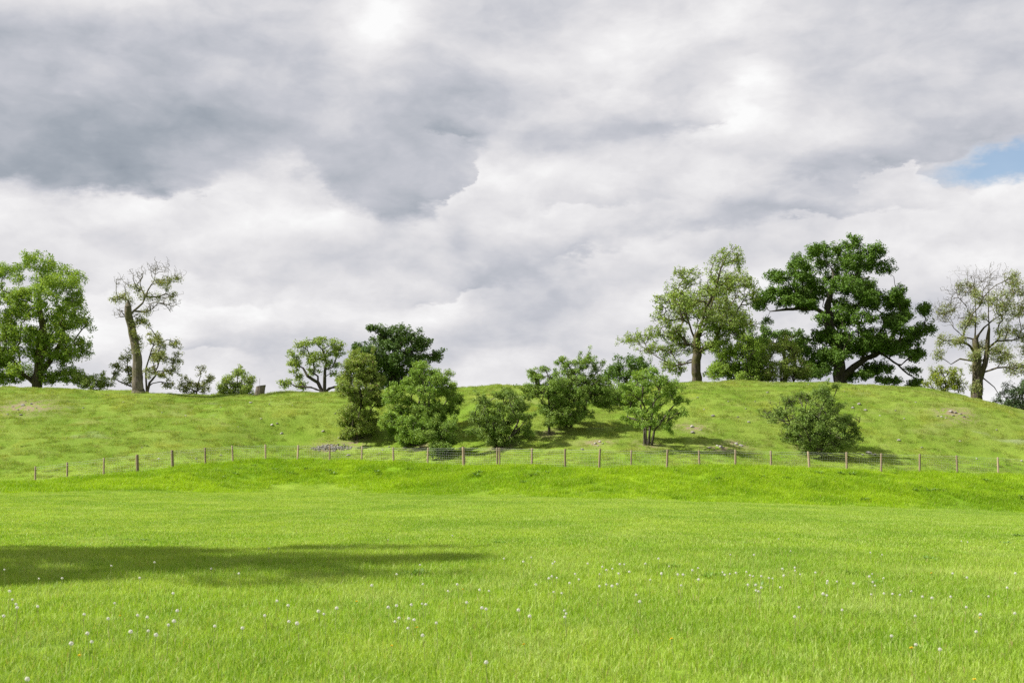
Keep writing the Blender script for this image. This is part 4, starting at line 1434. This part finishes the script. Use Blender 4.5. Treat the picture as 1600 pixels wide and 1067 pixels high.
def build_weeds():
    rng = np.random.default_rng(12)
    shapes = [weed_mesh(200 + i, L_WEED) for i in range(4)]
    docks = [weed_mesh(210 + i, L_WEED2) for i in range(2)]
    bank = [(285, 738), (298, 743), (340, 737), (346, 747), (368, 741), (396, 728), (455, 741), (480, 735), (515, 737), (520, 741), (427, 736), (372, 734), (262, 748), (590, 738), (592, 743),
            (745, 745), (749, 740), (832, 744), (838, 740), (820, 756), (855, 740), (1060, 738), (1300, 744), (1312, 741), (1288, 748), (1330, 742), (1278, 741), (1378, 744), (1398, 742), (1350, 782), (1347, 779),
            (1122, 750), (1452, 768), (1462, 767), (1475, 768), (1428, 766), (1420, 758), (1580, 764), (1594, 777), (1597, 780), (1570, 768), (1190, 746), (1228, 748), (668, 735), (640, 734), (1500, 742), (1540, 752)]
    for px, py in bank:
        p = on_ground(px, py, 62, 86)
        s = rng.uniform(.6, 1.0)
        e = link("thistle_tuft", shapes[int(rng.integers(4))], None, p)
        e.scale = (s, s, s * rng.uniform(.7, 1.1))
        e.rotation_euler = (0, 0, rng.uniform(0, 6.28))
        if px < 420:
            lab, grp = "dark thistle tuft on the bank where the fence climbs past two thick posts", "thistles below the two thick posts"
        elif px < 700:
            lab, grp = "dark thistle tuft on the bank below the rubble heap and tallest hawthorn", "thistles below the rubble heap"
        elif px < 1240:
            lab, grp = "dark thistle tuft on the bank below the ball-shaped hawthorn and gully", "thistles below the gully"
        else:
            lab, grp = "dark thistle tuft on the bank below or past the mound's lone hawthorn", "thistles below the lone hawthorn"
        tag(e, lab, "thistle", grp)
    for px, py in [(228, 697), (35, 698), (196, 845), (225, 846), (1590, 838), (1450, 876), (1570, 850), (1405, 770)]:
        p = on_ground(px, py, 20, 100)
        e = link("thistle_tuft", shapes[int(rng.integers(4))], None, p)
        e.scale = (.5, .5, .3)
        e.rotation_euler = (0, 0, rng.uniform(0, 6.28))
        tag(e, "lone dark thistle tuft out in the open grass away from the bank", "thistle", "thistle tufts in the open grass")
    for px, py in [(1050, 887), (1105, 903), (1115, 900), (1330, 898), (780, 850), (640, 899), (655, 897), (1185, 918), (1370, 914)]:
        p = on_ground(px, py, 10, 60)
        e = link("dock_tuft", docks[int(rng.integers(2))], None, p)
        e.scale = (.42, .42, .3)
        e.rotation_euler = (0, 0, rng.uniform(0, 6.28))
        tag(e, "fresh green broad-leaved tuft among the near meadow's dandelions", "weed", "broad-leaved tufts in the near meadow")


build_weeds()


# ------------------------------------------------------------------ grass
def tuft_mesh(name, seed, n, rad, h0, h1, w, mat, lean=.5):
    """n bent blades in a disc; every blade a tapering strip of three triangles"""
    rng = np.random.default_rng(seed)
    r = rad * np.sqrt(rng.uniform(0, 1, n))
    a = rng.uniform(0, 2 * math.pi, n)
    b = np.stack([r * np.cos(a), r * np.sin(a), np.full(n, -.01)], -1)
    H = rng.uniform(h0, h1, n)[:, None]
    ca = rng.uniform(0, 2 * math.pi, n)
    ln = np.stack([np.cos(ca), np.sin(ca), np.zeros(n)], -1) * (rng.uniform(.1, 1, n)[:, None] ** 1.3) * lean
    fa = rng.uniform(0, math.pi, n)
    u = np.stack([np.cos(fa), np.sin(fa), np.zeros(n)], -1) * (w * rng.uniform(.6, 1.3, n))[:, None] * .5
    up = np.array([0, 0, 1.])
    m = b + (up + ln * .45) * H * .55
    t = b + (up * rng.uniform(.7, 1, n)[:, None] + ln) * H
    V = np.stack([b - u, b + u, m + u * .85, m - u * .85, t], 1).reshape(-1, 3)
    i = np.arange(n)[:, None] * 5
    Q = i + np.array([[0, 1, 2, 3]])
    T = i + np.array([[3, 2, 4]])
    return np_mesh(name, V, [Q, T], mat)


def instancer(name):
    t = bpy.data.node_groups.new(name, 'GeometryNodeTree')
    t.interface.new_socket("Geometry", in_out='INPUT', socket_type='NodeSocketGeometry')
    t.interface.new_socket("Geometry", in_out='OUTPUT', socket_type='NodeSocketGeometry')
    return t


def scatter(name, pts, meshes, scl, label, rng, tilt=True):
    col = bpy.data.collections.new(name + "_shapes")
    for i, me in enumerate(meshes):
        o = bpy.data.objects.new("%s_%c" % (name, 97 + i), me)
        col.objects.link(o)
    from mathutils import Matrix
    x, y = pts[:, 0], pts[:, 1]
    gx, gy = bil(DZX, x, y), bil(DZY, x, y)
    rot = np.zeros((len(pts), 3), np.float32)
    for i in range(len(pts)):
        nrm = Vector((-gx[i], -gy[i], 1)).normalized()
        q = Vector((0, 0, 1)).rotation_difference(nrm)
        M = q.to_matrix() @ Matrix.Rotation(rng.uniform(0, 6.28), 3, 'Z')
        rot[i] = M.to_euler()
    me = bpy.data.meshes.new(name)
    me.vertices.add(len(pts))
    me.vertices.foreach_set("co", pts.astype(np.float32).ravel())
    a = me.attributes.new("rot", 'FLOAT_VECTOR', 'POINT')
    a.data.foreach_set("vector", rot.ravel())
    a = me.attributes.new("scl", 'FLOAT', 'POINT')
    a.data.foreach_set("value", scl.astype(np.float32))
    a = me.attributes.new("pick", 'INT', 'POINT')
    a.data.foreach_set("value", rng.integers(0, len(meshes), len(pts)).astype(np.int32))
    t = instancer(name)
    N = t.nodes
    gi, go = N.new('NodeGroupInput'), N.new('NodeGroupOutput')
    ip = N.new('GeometryNodeInstanceOnPoints')
    ci = N.new('GeometryNodeCollectionInfo')
    ci.inputs['Collection'].default_value = col
    ci.inputs['Separate Children'].default_value = True
    ci.inputs['Reset Children'].default_value = True

    def na(nm, ty):
        n = N.new('GeometryNodeInputNamedAttribute')
        n.data_type = ty
        n.inputs['Name'].default_value = nm
        return n.outputs['Attribute']
    t.links.new(gi.outputs[0], ip.inputs['Points'])
    t.links.new(ci.outputs[0], ip.inputs['Instance'])
    ip.inputs['Pick Instance'].default_value = True
    t.links.new(na("pick", 'INT'), ip.inputs['Instance Index'])
    t.links.new(na("rot", 'FLOAT_VECTOR'), ip.inputs['Rotation'])
    t.links.new(na("scl", 'FLOAT'), ip.inputs['Scale'])
    t.links.new(ip.outputs[0], go.inputs[0])
    o = link(name, me)
    md = o.modifiers.new("scatter", 'NODES')
    md.node_group = t
    tag(o, label, "grass", kind="stuff")
    return o


def sample(y0, y1, dens, rng, edge=None):
    """random points over the wedge of land in sight and some way beside it"""
    xm = .55 * y1 + 5
    n = int((y1 - y0) * 2 * xm * dens)
    x, y = rng.uniform(-xm, xm, n), rng.uniform(y0, y1, n)
    keep = np.abs(x) < .5 * y + 4
    if edge is not None:
        keep &= edge(x, y)
    x, y = x[keep], y[keep]
    return np.stack([x, y, ground_z(x, y)], -1)


def build_grass():
    rng = np.random.default_rng(77)
    MF, MB, MM = grass_blade_mat('field'), grass_blade_mat('bank'), grass_blade_mat('mound', .6, .3)
    fy = lambda x: np.interp(x, GX, foot_y)
    ny = lambda x: np.interp(x, GX, fen_y)
    cy = lambda x: np.interp(x, GX, cre_y)
    soil = lambda x, y: np.min([((x - p[0]) / r) ** 2 + ((y - p[1]) / r) ** 2 for p, r in SOIL_AT], axis=0)
    near = [tuft_mesh("near_tuft", 300 + i, 90, .24, .04, .125, .0052, MF, .8) for i in range(6)]
    p = np.concatenate([sample(5.5, 13, 38, rng), sample(13, 24, 24, rng)])
    scatter("near_meadow_grass", p, near, rng.uniform(.75, 1.25, len(p)), "bright green blades of uneven meadow grass in the near field", rng)
    far = [tuft_mesh("far_patch", 320 + i, 220, .55, .035, .09, .009, MF, .7) for i in range(6)]
    p = np.concatenate([sample(23, 40, 6, rng), sample(40, 84, 4.0, rng, lambda x, y: (bil(_bank, x, y) < rng.uniform(.05, .95, x.shape)) & (y < fy(x) + 4))])
    scatter("far_meadow_grass", p, far, rng.uniform(.75, 1.2, len(p)), "smooth pale green grass of the field up to the bank", rng)
    bank = [tuft_mesh("bank_patch", 340 + i, 150, .45, .09, .26, .012, MB, .9) for i in range(6)]
    p = sample(52, 92, 7, rng, lambda x, y: (bil(_bank, x, y) > rng.uniform(.05, .95, x.shape)) & (y < ny(x) + .5))
    scatter("bank_grass", p, bank, rng.uniform(.6, 1.3, len(p)), "lush vivid green grass covering the bank below the fence", rng)
    turf = [tuft_mesh("mound_patch", 360 + i, 150, .55, .03, .09, .012, MM, .9) for i in range(5)]
    turf += [tuft_mesh("mound_tuft", 370 + i, 90, .30, .08, .20, .012, MM, .9) for i in range(2)]
    p = sample(70, 108, 4.5, rng, lambda x, y: (y > ny(x) + .3) & (y < cy(x) + 4) & (soil(x, y) > .45 * rng.uniform(.5, 1.5, x.shape)))
    scatter("mound_grass", p, turf, rng.uniform(.7, 1.25, len(p)), "short tussocky yellowish green turf covering the mounds", rng)


build_grass()
